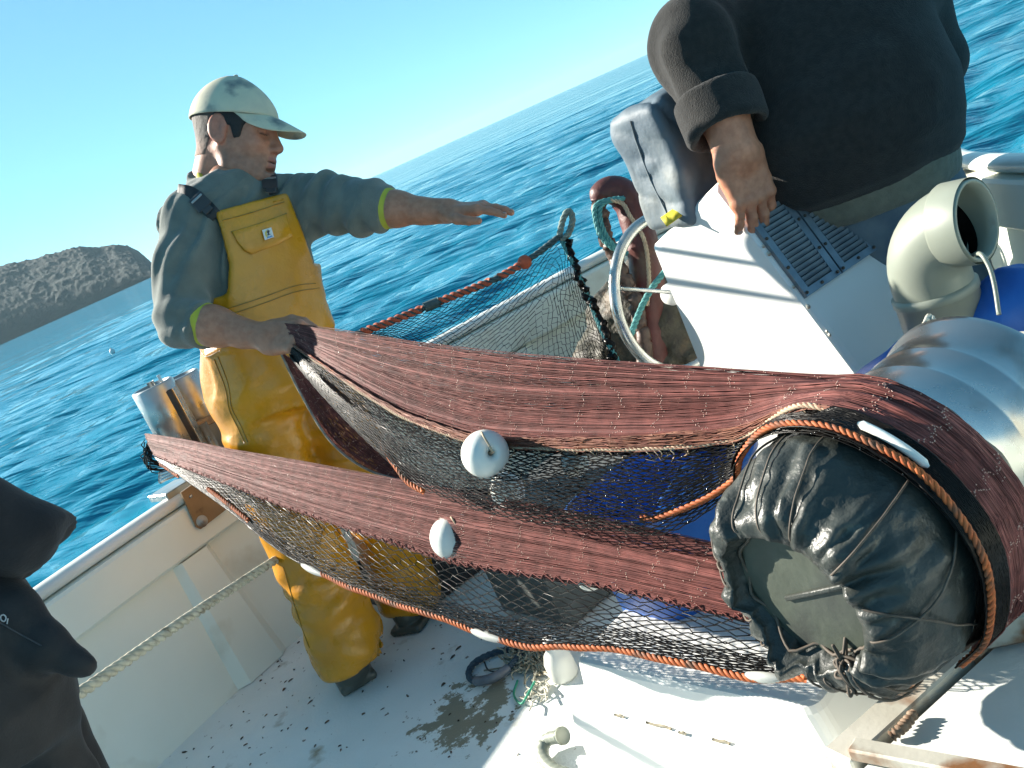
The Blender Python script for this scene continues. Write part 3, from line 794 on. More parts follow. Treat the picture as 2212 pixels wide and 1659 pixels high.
# ---- white locker with seamed lid in the foreground
LZ = .25
l0 = atz(1236, 1422, LZ); l1 = atz(1755, 1530, LZ); ld = nrm(l1 - l0); ln = np.cross(UPZ, ld)
if ln @ (CAM - l0) < 0: ln = -ln
locker = empty('white_locker', [*(l0 + (l1 - l0) / 2 - ln * .2)[:2], 0], 'white fibreglass locker with a chipped lid seam on the deck below the net', 'locker')
Ll = np.linalg.norm(l1 - l0)
def rrect(z, gx0, gx1, gf, gb, rad=.03, n=6):
    pts = []
    x0, x1, y0, y1 = -gx0, Ll + gx1, -gb - .34, gf
    for cx_, cy_, a0 in ((x1 - rad, y1 - rad, 0), (x0 + rad, y1 - rad, pi / 2), (x0 + rad, y0 + rad, pi), (x1 - rad, y0 + rad, 3 * pi / 2)):
        for k in range(n):
            a_ = a0 + (pi / 2) * k / (n - 1); p = l0 + ld * (cx_ + rad * cos(a_)) + ln * (cy_ + rad * sin(a_)); p[2] = z; pts.append(p)
    return pts
def loft(rings, m, name, par):
    R = np.array(rings); V, F = grid(R, False, True); k = R.shape[1]; n = len(R)
    c0, c1 = R[0].mean(0), R[-1].mean(0); j = np.arange(k); j2 = (j + 1) % k
    V = np.concatenate([V, [c0, c1]]); F = F + [np.stack([np.full(k, n * k), j2, j], 1), np.stack([np.full(k, n * k + 1), (n - 1) * k + j, (n - 1) * k + j2], 1)]
    return mesh(name, V, F, m, par, smooth=False)
loft([rrect(.162, .0, .015, .0, 0), rrect(.165, .012, .03, .012, 0), rrect(.235, .002, .006, .004, 0), rrect(.246, -.002, .001, .0, -.003), rrect(.25, -.01, -.008, -.008, -.01)], GELW, 'locker_lid', locker)
loft([rrect(.002, .05, .035, .05, 0), rrect(.12, .045, .035, .045, 0), rrect(.150, .04, .03, .04, 0), rrect(.158, .03, .02, .03, 0)], GELW, 'locker_base', locker)
CHIP = mat('chipped_seam_grime', (.16, .14, .09), (.30, .27, .2), 60, .8)
for (x, y), l in (((1340, 1545), .012), ((1425, 1566), .03), ((1560, 1600), .018), ((1476, 1582), .008)):
    p = atz(x, y, .16); P = spline([p - ld * l + UPZ * .001, p - ld * l * .2, p + ld * l * .4 + UPZ * .003, p + ld * l], 8)
    V, F = tube(P + ln * .003, .0028, 6); mesh('seam_chip', V, F, CHIP, locker)
# curved hose end by the locker
hs = spline([atz(1212, 1590, .05), atz(1180, 1600, .03), atz(1172, 1632, .02), atz(1200, 1665, .02), atz(1260, 1680, .02)], 40)
hose = empty('hose', hs[20], 'pale grey hose end curling on the deck against the white locker', 'hose')
V, F = tube(hs - UPZ * .0, .014 + .001 * np.sin(np.arange(40) * 2.2), 14); mesh('hose_tube', V, F, GREYPVC, hose)
V, F = tube([hs[0], hs[0] - (hs[1] - hs[0]) * 1.2], .019, 14); mesh('hose_cuff', V, F, GREYPVC, hose)

# ---- roller fairlead on the rail at the left
d0 = 3.12
fair = empty('roller_fairlead', atz(400, 1055, .62), 'steel net roller fairlead bolted on the bulwark rail at left', 'fairlead')
rb = at(425, 990, d0); rt = at(327, 838, d0); rt[:2] = rb[:2]
rt[2] = rb[2] + .235
def roller(bot, h, r, nm='roller'):
    V, F = revolve([(0, .001), (0, r), (h - .004, r), (h, r - .004), (h, r - .012), (h - .02, r - .014), (h - .02, .001)], bot, UPZ, (1, 0, 0), 32); return mesh(nm, V, F, GALV, fair)
rl = at(411, 985, d0); roller(rl, .25, .066)
V, F = tube([rl + UPZ * .2, rl + UPZ * .262], .012, 10); mesh('roller_axle', V, F, STEEL, fair)
r2_ = at(468, 960, d0 + .10); roller(r2_, .25, .06)
V, F = boxa(at(442, 985, d0 - .02), at(442, 985, d0 - .02) + UPZ * .235, .034, .05, .003, up=aF); mesh('side_plate', V, F, DARKM, fair, smooth=False)
V, F = boxa(at(455, 985, d0 - .01), at(455, 985, d0 - .01) + UPZ * .245, .008, .06, .002, up=aF); mesh('side_plate', V, F, STEEL, fair, smooth=False)
pn = at(362, 848, d0 - .03); V, F = boxa(pn - UPZ * .05, pn + UPZ * .062, .016, .006, .002, up=aR); mesh('lock_pin', V, F, STEEL, fair)
V, F = boxa(at(420, 922, d0), at(486, 890, d0 + .08), .03, .028, .003); mesh('cross_bracket', V, F, BROWNPL, fair, smooth=False)
V, F = tube([at(436, 915, d0), at(436, 915, d0) - UPZ * .22], .016, 12); mesh('support_tube', V, F, GALV, fair)
V, F = tube([at(420, 890, d0 + .1), at(560, 868, d0 + .3)], .016, 12); mesh('support_tube', V, F, STEEL, fair)
V, F = box(at(372, 1058, 3.17), azv(45) * .055, azv(135) * .06, UPZ * .012, .003); mesh('base_plate', V, F, GALV, fair, smooth=False)
kg = int(np.argmin(np.linalg.norm(GC - atz(440, 1040, .6), axis=1))); gn = GN[kg]
pp = GC[kg] + gn * .092
bp_ = [onplane(x, y, pp, gn) for x, y in ((391, 1064), (416, 1046), (475, 1072), (492, 1098), (434, 1143), (425, 1139))]
V, F = prism(bp_, gn, .008); pl = mesh('bracket_plate', V, F, BROWNPL, fair, smooth=False)
bo = onplane(436, 1126, pp, gn)
V, F = revolve([(0, .001), (0, .019), (.003, .019), (.003, .011), (.010, .011), (.010, .005), (.018, .005), (.018, .001)], bo, gn, GT[kg], 6 * 3); mesh('bolt', V, F, RUSTY, pl)
V, F = revolve([(0, .001), (0, .006), (.003, .004), (.003, .001)], onplane(412, 1072, pp, gn), gn, GT[kg], 12); mesh('rivet', V, F, STEEL, pl)
for k in range(3):
    P = [at(398, 1018, d0 - .06) + UPZ * (.012 * k), at(365, 1030 - 6 * k, d0 - .05) + UPZ * .0, at(345, 1040 - 8 * k, d0 - .04)]
    V, F = tube(spline(P, 10), .008, 8); mesh('lower_roller_end', V, F, STEEL, fair)

# ---- taut laid rope across the foreground
RP = [at(-220, 1720, 1.40), at(0, 1612, 1.60), at(200, 1478, 1.86), at(380, 1352, 2.15), at(500, 1272, 2.42), at(600, 1207, 2.72), at(680, 1160, 3.0), at(760, 1110, 3.25)]
V, F = rope(spline(RP, 160), .0115, .075, 3, 9)
t = empty('mooring_rope', spline(RP, 160)[60], 'pale twisted rope stretched taut across the cream bulwark to behind the yellow trousers', 'rope')
mesh('rope_strands', V, F, CREAMR, t)

# ================================================================== NETS
REDT = mat('maroon_net_twine', (.235, .082, .070), (.150, .052, .046), 40, .55, spec=.15, vcol=True)
REDJ = mat('maroon_joining_twine', (.22, .065, .055), (.14, .04, .034), 40, .55, spec=.15)
PINKT = mat('salmon_net_twine', (.30, .13, .08), (.20, .07, .05), 40, .6, spec=.3)
BLKT = mat('black_tarred_twine', (.006, .005, .0045), (.013, .011, .0095), 40, .3, spec=.16)
GLINT = mat('wet_black_knot', (.05, .045, .04), (.02, .018, .016), 200, .12, spec=1.0)
KNOT = mat('pale_sparkle_knot', (.58, .38, .30), (.42, .22, .17), 200, .2, spec=.7)  # paler than the twine: sparkle of light painted into the knot colour
ORNG = mat('orange_rope_fibre', (.52, .13, .028), (.34, .075, .018), 70, .7, c3=(.14, .06, .03), s3=26, k3=(.50, .66))
HEADL = mat('cream_headline_fibre', (.56, .45, .30), (.42, .30, .2), 60, .75)
WHITEF = mat('white_float_foam', (.80, .80, .74), (.72, .72, .66), 8, .4, bump=.0008, bscale=40)

def lat(P, nv, nu, k=.9, jit=.15, seed=0, sub=1, wander=.0):
    """node positions of nv strands over the sheet function P(u, v): neighbouring strands meet in knots"""
    q = np.random.default_rng(seed)
    nn = (nu - 1) * sub + 1
    I, J = np.meshgrid(np.arange(nv), np.arange(nn) / sub, indexing='ij')
    tri = np.cos(pi * J)
    if sub == 1: tri = np.where((J.astype(int) % 2) == 0, 1.0, -1.0)
    v = (I + .5 + .5 * k * tri * np.where(I % 2 == 0, 1, -1)) / nv
    u = J / (nu - 1) + q.normal(0, jit * .25, I.shape) / nu
    v = v + q.normal(0, jit * .3, I.shape) / nv
    u = u + wander * noise(np.stack([v * 9, u * 3, 0 * u], -1), 1, seed) / nu * 6
    return P(np.clip(u, 0, 1), np.clip(v, 0, 1))
def sheetfn(A, B, bulge=None):
    A = resample(A, 400); B = resample(B, 400); s = np.linspace(0, 1, 400)
    def P(u, v):
        a = np.stack([np.interp(u, s, A[:, k]) for k in range(3)], -1); b = np.stack([np.interp(u, s, B[:, k]) for k in range(3)], -1)
        p = a + (b - a) * v[..., None]
        if bulge: p = p + bulge(u, v)
        return p
    return P
def knots(Q, r, every=2, off=0, keep=1.0, seed=0):
    keep = keep * .7
    P = Q[::2, off::every].reshape(-1, 3)
    if keep < 1: P = P[np.random.default_rng(seed).random(len(P)) < keep]
    O = np.array([[1, 0, 0], [-1, 0, 0], [0, 1, 0], [0, -1, 0], [0, 0, 1], [0, 0, -1.0]]) * r
    Fo = np.array([[0, 2, 4], [2, 1, 4], [1, 3, 4], [3, 0, 4], [2, 0, 5], [1, 2, 5], [3, 1, 5], [0, 3, 5]])
    V = (P[:, None] + O[None]).reshape(-1, 3); F = (np.arange(len(P))[:, None, None] * 6 + Fo[None]).reshape(-1, 3)
    return V, [F]

kx = lambda x, x0, d0_, x1, d1_: 1 / (1 / d0_ + (1 / d1_ - 1 / d0_) * (x - x0) / (x1 - x0))
dTop = proj(DR(.20, .2, [radians(90)]))[0, 2]
dA = lambda x: kx(x, 612, 2.40, 1860, dTop)
def LA(pts, o=0.0): return spline([at(x, y, dA(x) + o) for x, y in pts], 200)
# ring path over and round the drum; t from top (90) to the far underside
def ringpath(s, r, t0, t1, n=60): return DR(s, r, np.radians(np.linspace(t0, t1, n)))
net = empty('fishing_net', DE + DA * .2 + UPZ * .2, 'maroon and black fishing net stretched from the hauler drum to the fisherman and the fairlead', 'net')

topA = LA([(608, 697), (700, 710), (850, 733), (1100, 763), (1300, 782), (1500, 796), (1700, 805)])
topA = spline(np.concatenate([topA[::20], DR(.232, .204, np.radians([82, 92, 110, 135, 160, 180, 210, 235]))]), 400)
midA = LA([(622, 738), (720, 806), (840, 884), (950, 932), (1050, 960), (1250, 970), (1450, 966), (1600, 946), (1720, 912)])
midA = spline(np.concatenate([midA[::20], DR(.155, .200, np.radians([76, 92, 110, 135, 160, 180, 210, 235]))]), 400)
# mark where strands leave the drum so top and middle stay in step
def sag(g, n):
    return lambda u, v: -UPZ * (g * np.sin(pi * v) * np.sin(pi * np.clip(u / .7, 0, 1)))[..., None] + aF * (n * np.sin(pi * v))[..., None] * np.clip(1 - u * 1.4, 0, 1)[..., None]
def sheet_red(A, B, name, nv, nu, layers, seed, par, sagk=.02, m=REDT, r=.00062):
    out, kn, cl = [], [], []
    for l in range(layers):
        f = sheetfn(A + aF * .006 * l, B + aF * .010 * l - UPZ * .004 * l, lambda u, v, l=l: sag(sagk * (1 + .3 * l), -.01 * l)(u, v) + .006 * noise(np.stack([u * 5, v * 7, 0 * u + l], -1), 1, seed)[..., None] * UPZ)
        # bundles of strands gather, so that darker gaps open between them
        g = lambda u, v, f=f, l=l: f(u, np.clip(v + .022 * noise(np.stack([v * 26, u * 1.6, 0 * u + l * 3], -1), 1, seed + 5) + .008 * noise(np.stack([v * 80, u * 3, 0 * u + l], -1), 1, seed + 6), 0, 1))
        Q = lat(g, nv, nu, .55, .35, seed + l, 1, .1)
        q = np.random.default_rng(seed + l + 50)
        out.append(tubes(Q, r)); kn.append(knots(Q, .00135, 2, l % 2, 1.0, seed + l))
        cl.append(np.repeat(q.uniform(.55, 1.45, nv) * (1 - .12 * l), Q.shape[1] * 3))
    V, F = cat(*out); o = mesh(name, V, F, m, par, col=np.concatenate(cl)[:, None] * np.ones(3)); o['kind'] = 'stuff'
    V, F = cat(*kn); k = mesh('net_knots', V, F, KNOT, o); k['kind'] = 'stuff'
    return o
sheet_red(topA, midA, 'maroon_webbing', 140, 50, 4, 10, net, .012)
# salmon band and cream headline along the lower edge of the maroon webbing
bandA = midA + (np.linspace(0, 1, 400) ** .5 * np.clip((np.linalg.norm(midA - DR(.155, .2, [radians(96)])[0], axis=1) - .02) / .25, .02, 1))[:, None] * UPZ * .034
o = 14 + int(np.argmin(np.linalg.norm(midA - DR(.155, .200, [radians(84)])[0], axis=1)))
f = sheetfn(bandA[:o], midA[:o] - UPZ * .004)
Q = np.concatenate([lat(f, 15, 60, .95, 1.2, 70 + l, 1, .3) + aF * -.004 * l for l in range(2)])
V, F = tubes(Q + rng.normal(0, .0012, Q.shape), .0010); s_ = mesh('salmon_webbing', V, F, PINKT, net); s_['kind'] = 'stuff'
hl_ = midA[:o + 10].copy(); hl_[-26:] += (DE + DA * .155 - hl_[-26:]) * (np.linspace(0, 1, 26) ** 2 * .09)[:, None]; V, F = rope(hl_, .0042, .026, 3, 6, wob=.002); mesh('headline_rope', V, F, HEADL, net)
pts = []
for k in range(46):
    i = int(rng.integers(10, o - 12)); b_ = midA[i]; T_ = nrm(midA[i + 3] - midA[i]); l = rng.uniform(.01, .026)
    P = spline([b_, b_ - UPZ * l * .5 + T_ * l * .3 - aF * .006, b_ - UPZ * l + T_ * l * rng.uniform(-.2, .9), b_ - UPZ * l * .6 + T_ * l * 1.2], 10)
    pts.append(tube(P, .0011, 4))
V, F = cat(*pts); mesh('twine_ends', V, F, HEADL, net)['kind'] = 'stuff'

# black bag of the upper net
botA = LA([(628, 775), (690, 848), (790, 950), (900, 1052), (1050, 1112), (1180, 1136), (1340, 1152), (1440, 1156), (1525, 1118)], -.03)
botA = spline(np.concatenate([botA[::20], DR(.11, .193, np.radians([22, 40, 60, 80, 105, 135, 160, 180, 210, 235]))]), 400)
f = sheetfn(midA, botA, lambda u, v: -aF * (.05 * np.sin(pi * v) * np.sin(pi * np.clip(u * 1.5, 0, 1)))[..., None] + .012 * noise(np.stack([u * 6, v * 3, 0 * u], -1), 1, 4)[..., None] * UPZ)
Q = lat(f, 34, 120, .92, .5, 30, 1, .2); V, F = tubes(Q, .00118)
bag = mesh('black_webbing', V, F, BLKT, net); bag['kind'] = 'stuff'
V, F = knots(Q, .0019, 2, 0, .9); k_ = mesh('net_knots', V, F, GLINT, bag); k_['kind'] = 'stuff'
# a second, gathered ply along the left slope and towards the drum
f2 = sheetfn(midA + aF * .02, botA + aF * .03 + (midA - botA) * .12)
Q = lat(f2, 30, 110, .8, .8, 31, 1, .3); V, F = tubes(Q, .0011); mesh('black_webbing', V, F, BLKT, net)['kind'] = 'stuff'
f3 = sheetfn(midA[285:], botA[285:] - UPZ * .0)
for l in range(2):
    Q = lat(f3, 40, 60, .8, 1.0, 33 + l, 1, .4) + nrm(CAM - DE) * .004 * l; V, F = tubes(Q, .0012); mesh('black_webbing', V, F, BLKT, net)['kind'] = 'stuff'
oo = int(np.argmax(proj(botA)[:, 0] > 1385)); V, F = rope(botA[oo:] + nrm(CAM - DE) * .006 + (midA - botA)[oo:] * .22, .0052, .03, 3, 6, wob=.003); mesh('orange_footrope', V, F, ORNG, net)
V, F = rope(LA([(820, 955), (850, 1000), (880, 1040), (915, 1062)], -.03), .006, .034, 3, 6); mesh('orange_footrope', V, F, ORNG, net)
for t0, t1 in ((112, 140),):
    P = DR(.132, .203, np.radians(np.linspace(t0, t1, 16))); V, F = tube(P, np.concatenate([[.002], np.full(14, .0062), [.002]]), 10, flat=.6); mesh('white_sleeve', V, F, WHITEF, net)
# folded strip hanging under the hand at left
fa = spline([at(606, 760, 2.40), at(650, 850, 2.43), at(712, 950, 2.44), at(790, 1012, 2.42), at(905, 1048, 2.38)], 200)
fb = spline([at(632, 772, 2.41), at(690, 850, 2.44), at(770, 930, 2.45), at(840, 985, 2.43), at(925, 1040, 2.39)], 200)
sheet_red(fa, fb, 'folded_webbing', 44, 30, 3, 80, net, .0)
V, F = rope(fa - aF * .004, .003, .02, 3, 5); mesh('selvedge_cord', V, F, mat('grey_selvedge', (.32, .29, .24), (.2, .18, .15), 50, .8), net)
fc = spline([at(640, 780, 2.43), at(720, 850, 2.46), at(800, 920, 2.46), at(850, 985, 2.44), at(915, 1045, 2.40)], 200)
Q = lat(sheetfn(fb, fc + aF * .03), 22, 70, .9, .6, 85, 1, .2); V, F = tubes(Q, .0009); mesh('black_webbing', V, F, BLKT, net)['kind'] = 'stuff'

# ---- lower sweep of net: hauler to the fairlead
dB = lambda x: kx(x, 312, 3.02, 1700, 1.47)
def LB(pts, o=0.0): return spline([at(x, y, dB(x) + o) for x, y in pts], 400)
topB = LB([(311, 937), (400, 950), (500, 971), (700, 1008), (900, 1043), (1150, 1092), (1440, 1155), (1620, 1195), (1760, 1225)])
midB = LB([(332, 985), (480, 1043), (650, 1108), (850, 1173), (1000, 1217), (1300, 1268), (1600, 1335), (1740, 1362)])
botB = LB([(345, 1002), (420, 1050), (500, 1108), (600, 1188), (700, 1243), (820, 1291), (960, 1340), (1110, 1389), (1300, 1401), (1500, 1438), (1640, 1462), (1745, 1468)])
sheet_red(topB, midB, 'maroon_webbing', 136, 56, 4, 110, net, .004)
f = sheetfn(midB - UPZ * .002, botB, lambda u, v: -aF * (.03 * np.sin(pi * v) * np.sin(pi * u))[..., None] + .008 * noise(np.stack([u * 7, v * 3, 0 * u], -1), 1, 14)[..., None] * UPZ)
def f_comp(u, v): return f(u, 1 - (1 - v) ** 1.55)
Q = lat(f_comp, 24, 104, .94, .5, 120, 1, .2); V, F = tubes(Q, .00125)
lb = mesh('black_webbing', V, F, BLKT, net); lb['kind'] = 'stuff'
V, F = knots(Q, .0021, 2, 0); k_ = mesh('net_knots', V, F, GLINT, lb); k_['kind'] = 'stuff'
def f_low(u, v): return f(u, .62 + .38 * v) + aF * .012
Q = lat(f_low, 15, 104, .9, .8, 122, 1, .25); V, F = tubes(Q, .00095); mesh('black_webbing', V, F, BLKT, net)['kind'] = 'stuff'
f4 = sheetfn(midB[:150] - UPZ * .005, botB[:150])
Q = lat(f4, 34, 56, .85, .9, 123, 1, .3) + aF * .01; V, F = tubes(Q, .0009); mesh('black_webbing', V, F, BLKT, net)['kind'] = 'stuff'
# lacing where the two meshes are joined
u = np.linspace(0.02, .98, 150); base = np.stack([np.interp(u, np.linspace(0, 1, 400), midB[:, k]) for k in range(3)], 1)
base = base + UPZ * (np.where(np.arange(150) % 2 == 0, .007, -.008) * rng.uniform(.5, 1.4, 150))[:, None]
V, F = tube(base, .0012, 4); mesh('joining_twine', V, F, REDJ, net)
for a_, b_ in ((0, 22), (150, 256), (262, 400)):
    V, F = rope(botB[a_:b_], .0062, .034, 3, 7, wob=.004); mesh('orange_footrope', V, F, ORNG, net)
V, F = rope(botB[60:100] + UPZ * .035, .006, .035, 3, 6); mesh('orange_footrope', V, F, ORNG, net)
for c_ in (148, 258, 378):
    P = botB[max(0, c_ - 9):c_ + 9]; k = len(P); V, F = tube(P, .009 * np.sin(np.linspace(.15, pi - .15, k)) ** .4, 10); mesh('lead_sleeve', V, F, mat('grey_lead', (.55, .56, .52), (.4, .41, .38), 20, .5), net)
# net gathered on the fairlead end
for l in range(26):
    e0 = at(318 + rng.uniform(-6, 12), 945 + rng.uniform(0, 45), 3.03); P = spline([e0, e0 + azv(-40) * .04 - UPZ * rng.uniform(.02, .06), at(398 + rng.uniform(-12, 12), 1000 + rng.uniform(-10, 25), 3.1)], 12)
    if l == 0: acc_ = []
    acc_.append(tube(P, .0018, 4))
V, F = cat(*acc_); mesh('gathered_twine', V, F, BLKT, net)['kind'] = 'stuff'

# ---- floats on the headline
def float_ball(x, y, d, r, ax, lab):
    c = at(x, y, d); ax = nrm(ax); e = nrm(np.cross(ax, UPZ))
    h = r * .16; t_ = np.linspace(-.88, .88, 22)
    prof = [(-r * .78, h * .8)] + [(r * .92 * sin(a_ * pi / 2), max(h * 1.15, r * cos(a_ * pi / 2) ** .72)) for a_ in t_] + [(r * .78, h * .8)]
    V, F = revolve(prof + [prof[0]], c, ax, e, 44); o = mesh('float', V, F, WHITEF, net, label=lab)
    V, F = tube([c + ax * r * 1.05, c - ax * r * 1.05], h * .45, 8); mesh('float_cord', V, F, HEADL, o)
    P = [c + ax * r * .8, c + ax * r * 1.02 + UPZ * r * .1, c + ax * r * .8 + UPZ * r * .8, c + UPZ * r * 1.02 + aR * r * .25]
    V, F = tube(spline(P, 14), h * .28, 6); mesh('float_cord', V, F, HEADL, o); return o
float_ball(1048, 980, dA(1048) - .06, .044, aR * .30 - aF * .85 + aU * .1, 'large white float with a centre hole, lit by the sun')
float_ball(1241, 999, dA(1241) + .05, .0265, aR * .9 + aU * .3, 'small white float behind the black mesh')
float_ball(980, 1160, dB(980) + .045, .049, aR * .35 - aF * .8 + aU * .2, 'white float half hidden behind the lower maroon webbing')
float_ball(1096, 1058, dA(1096) + .1, .036, aR * .8 + aU * .2, 'pale float seen through the black mesh')
float_ball(1275, 1240, dB(1275) + .06, .030, aR * .8 + aU * .2, None)

# ---- second net hung on the far rail
dF = 3.35
far = empty('hanging_net', at(1215, 520, 3.3), 'black net hanging over the far bulwark from a rope with orange whipping', 'net')
line = spline([at(770, 722, 3.28), at(850, 692, 3.28), at(940, 655, 3.3), at(1075, 600, 3.3), at(1150, 555, 3.32), at(1212, 508, 3.33)], 200)
BLUK = mat('dark_teal_rope', (.03, .07, .08), (.06, .11, .12), 60, .7)
V, F = rope(line, .011, .06, 3, 6); mesh('head_rope', V, F, BLUK, far)
WHIP = mat('faded_orange_whipping', (.50, .11, .05), (.36, .08, .04), 50, .75)
for a_, b_ in ((.03, .33), (.40, .60), (.63, .78)):
    V, F = rope(line[int(a_ * 200):int(b_ * 200)], .0135, .05, 2, 7); mesh('orange_whipping', V, F, WHIP, far)
V, F = tube(line[int(.335 * 200):int(.405 * 200)], .017, 10); mesh('grey_splice', V, F, BLUK, far)
V, F = bmball(line[int(.77 * 200)], .024, 10); mesh('end_knot', V, F, WHIP, far)
lp = spline([at(1208, 512, 3.33), at(1216, 475, 3.33), at(1228, 455, 3.33), at(1237, 472, 3.33), at(1228, 505, 3.33), at(1212, 520, 3.33)], 50)
V, F = rope(lp, .011, .05, 3, 6); mesh('rope_eye', V, F, mat('grey_green_rope', (.16, .23, .21), (.25, .32, .28), 50, .75), far)
botF = spline([at(800, 735, 3.26), at(930, 790, 3.2), at(1100, 800, 3.15), at(1250, 795, 3.12), at(1332, 778, 3.12)], 200)
edge = [at(1215, 520, 3.33), at(1290, 640, 3.25), at(1332, 778, 3.12)]
topF = spline(np.concatenate([line[::25], [at(1216, 515, 3.33), at(1240, 560, 3.3), at(1285, 660, 3.22), at(1318, 740, 3.16), at(1335, 775, 3.12)]]), 300)
botF2 = spline([at(785, 728, 3.27), at(850, 748, 3.24), at(980, 790, 3.2), at(1100, 815, 3.16), at(1200, 825, 3.13), at(1280, 815, 3.12), at(1325, 790, 3.12)], 300)
f = sheetfn(topF, botF2, lambda u, v: -UPZ * (.02 * np.sin(pi * v))[..., None] + aF * (.04 * np.sin(pi * v))[..., None] + .02 * noise(np.stack([u * 5, v * 2, 0 * u], -1), 1, 6)[..., None] * (aR + UPZ) * np.sin(pi * v)[..., None])
Q = lat(lambda u, v: f(u, v ** 1.15), 27, 84, .93, .5, 140, 1, .25); V, F = tubes(Q, .0014); mesh('net_webbing', V, F, BLKT, far)['kind'] = 'stuff'
V, F = rope(spline([at(1214, 520, 3.33), at(1262, 620, 3.26), at(1300, 715, 3.18), at(1335, 780, 3.12)], 60), .008, .05, 3, 6); mesh('side_rope', V, F, TEAL, far)
V, F = tube(spline([at(1226, 520, 3.33), at(1250, 600, 3.28), at(1300, 700, 3.19), at(1330, 778, 3.13)], 60) + .006 * rng.normal(size=(60, 3)), .012, 6); mesh('gathered_edge', V, F, BLKT, far)

# ---- maroon bollard horn and its ropes behind the wheel
MAR = mat('maroon_wet_wood', (.13, .035, .03), (.08, .025, .02), 12, .5, c3=(.16, .10, .06), s3=5, bump=.003, bscale=40)
hp = spline([at(1292, 440, 3.24), at(1300, 422, 3.24), at(1320, 412, 3.24), at(1345, 420, 3.24), at(1366, 455, 3.24), at(1384, 520, 3.24), at(1398, 600, 3.25), at(1408, 690, 3.26), at(1420, 860, 3.27)], 90)
hr = np.interp(np.linspace(0, 1, 90), [0, .06, .2, .5, 1], [.022, .038, .044, .05, .05]) * 1.1
horn = empty('rail_horn', [*hp[-1][:2], 0], 'curved maroon wooden horn with teal rope loops standing behind the steering wheel', 'post')
V, F = tube(hp, hr * (1 + .1 * noise(hp, 30)), 16); mesh('horn', V, F, MAR, horn)
hp2 = spline([at(1294, 438, 3.22), at(1300, 480, 3.2), at(1320, 540, 3.2), at(1352, 610, 3.2), at(1385, 700, 3.2), at(1400, 840, 3.2)], 60)
V, F = tube(hp2 + .004 * rng.normal(size=(60, 3)), .024, 10); mesh('wet_net_bundle', V, F, mat('brown_wet_net', (.07, .045, .035), (.12, .07, .05), 60, .5, bump=.004, bscale=60), horn)
for o_ in (0, .016):
    P = spline([at(1338, 428, 3.18), at(1300, 436, 3.17), at(1285, 450, 3.17), at(1290, 490, 3.17), at(1310, 525, 3.17), at(1345, 548, 3.17)], 60) + aR * o_
    V, F = rope(P, .0085, .05, 3, 6); mesh('teal_loop', V, F, TEAL, horn)
P = spline([at(1318, 432, 3.17), at(1345, 440, 3.17), at(1360, 465, 3.16), at(1392, 520, 3.16), at(1402, 600, 3.16), at(1398, 660, 3.16)], 60)
V, F = rope(P, .007, .04, 3, 6); mesh('tan_rope', V, F, HEADL, horn)
P = spline([at(1438, 585, 3.1), at(1410, 620, 3.08), at(1385, 665, 3.08), at(1355, 745, 3.05)], 60)
V, F = rope(P, .010, .05, 3, 6); mesh('teal_loop', V, F, TEAL, horn)
# heap of wet net in the corner by the wheel
HEAP = mat('dark_olive_net_heap', (.07, .065, .042), (.035, .03, .022), 25, .6, bump=.006, bscale=70, c3=(.14, .10, .06), s3=12)
heap_c = atz(1440, 800, .15); heap_c = at(1440, 760, 3.42)
hs_ = lambda p: ell(heap_c - UPZ * .1, (.30, .20, .42))(p) + fbm(p, 8, 4, 2) * .05
V, F = polygonize(hs_, heap_c - [.42, .35, .65], heap_c + [.42, .35, .45], .014)
tag(mesh('wet_net_heap', V, F, HEAP), 'dark wet heap of piled net in the corner behind the steering wheel', 'net pile')

# ---- clutter under and behind the nets
t = empty('blue_tub', atz(1470, 1190, 0), 'blue plastic tub with a moulded ridge seen behind the black net', 'tub')
bc = at(1450, 1088, 2.05); bx, by = azv(60), azv(-30)
rings = []
for z, s in ((-.20, .86), (-.19, .88), (0, .96), (.045, 1.0), (.05, 1.05), (.075, 1.05), (.078, 1.0), (.06, .97), (-.18, .86)):
    ring = []
    for a_ in np.linspace(0, 2 * pi, 40, endpoint=False):
        ca, sa = cos(a_), sin(a_); ring.append(bc + bx * .19 * s * np.sign(ca) * abs(ca) ** .5 + by * .14 * s * np.sign(sa) * abs(sa) ** .5 + UPZ * z)
    rings.append(ring)
V, F = grid(np.array(rings), False, True); mesh('tub_shell', V, F, BLUEC, t)
V, F = boxa(at(1432, 1098, 1.92), at(1512, 985, 2.0), .03, .025, .008, up=aF); mesh('tub_ridge', V, F, BLUEC, t)
V, F = boxa(at(1462, 1085, 1.91), at(1530, 990, 1.99), .012, .02, .004, up=aF); mesh('tub_ridge', V, F, BLUEC, t)
t = empty('blue_tarpaulin', atz(2040, 810, .3), 'crumpled bright blue tarpaulin stuffed behind the alloy barrel', 'tarpaulin')
tc_ = at(1990, 820, 2.0)
ts = lambda p: U(.05, ell(tc_, (.16, .12, .08)), ell(at(2195, 665, 1.95), (.13, .1, .085)), cap(tc_ - UPZ * .1, at(2195, 700, 1.95) - UPZ * .1, .1))(p) + np.abs(noise(p, 12, 3)) * .02 + noise(p, 24, 5) * .007
V, F = polygonize(ts, tc_ - [.3, .35, .4], tc_ + [.6, .35, .5], .01); mesh('tarpaulin_folds', V, F, mat('blue_tarpaulin_cloth', (.01, .13, .50), (.015, .10, .40), 5, .5, bump=.002, bscale=30), t)
t = empty('black_crate', atz(1090, 1330, 0), 'black plastic crate on the deck seen through the lower net', 'crate')
kc0 = atz(905, 1335, 0); kx0, ky0 = azv(57), azv(-33)
cw, cl, ch = .52, .36, .13
BLKP = mat('black_crate_plastic', (.018, .018, .02), (.03, .03, .032), 8, .45)
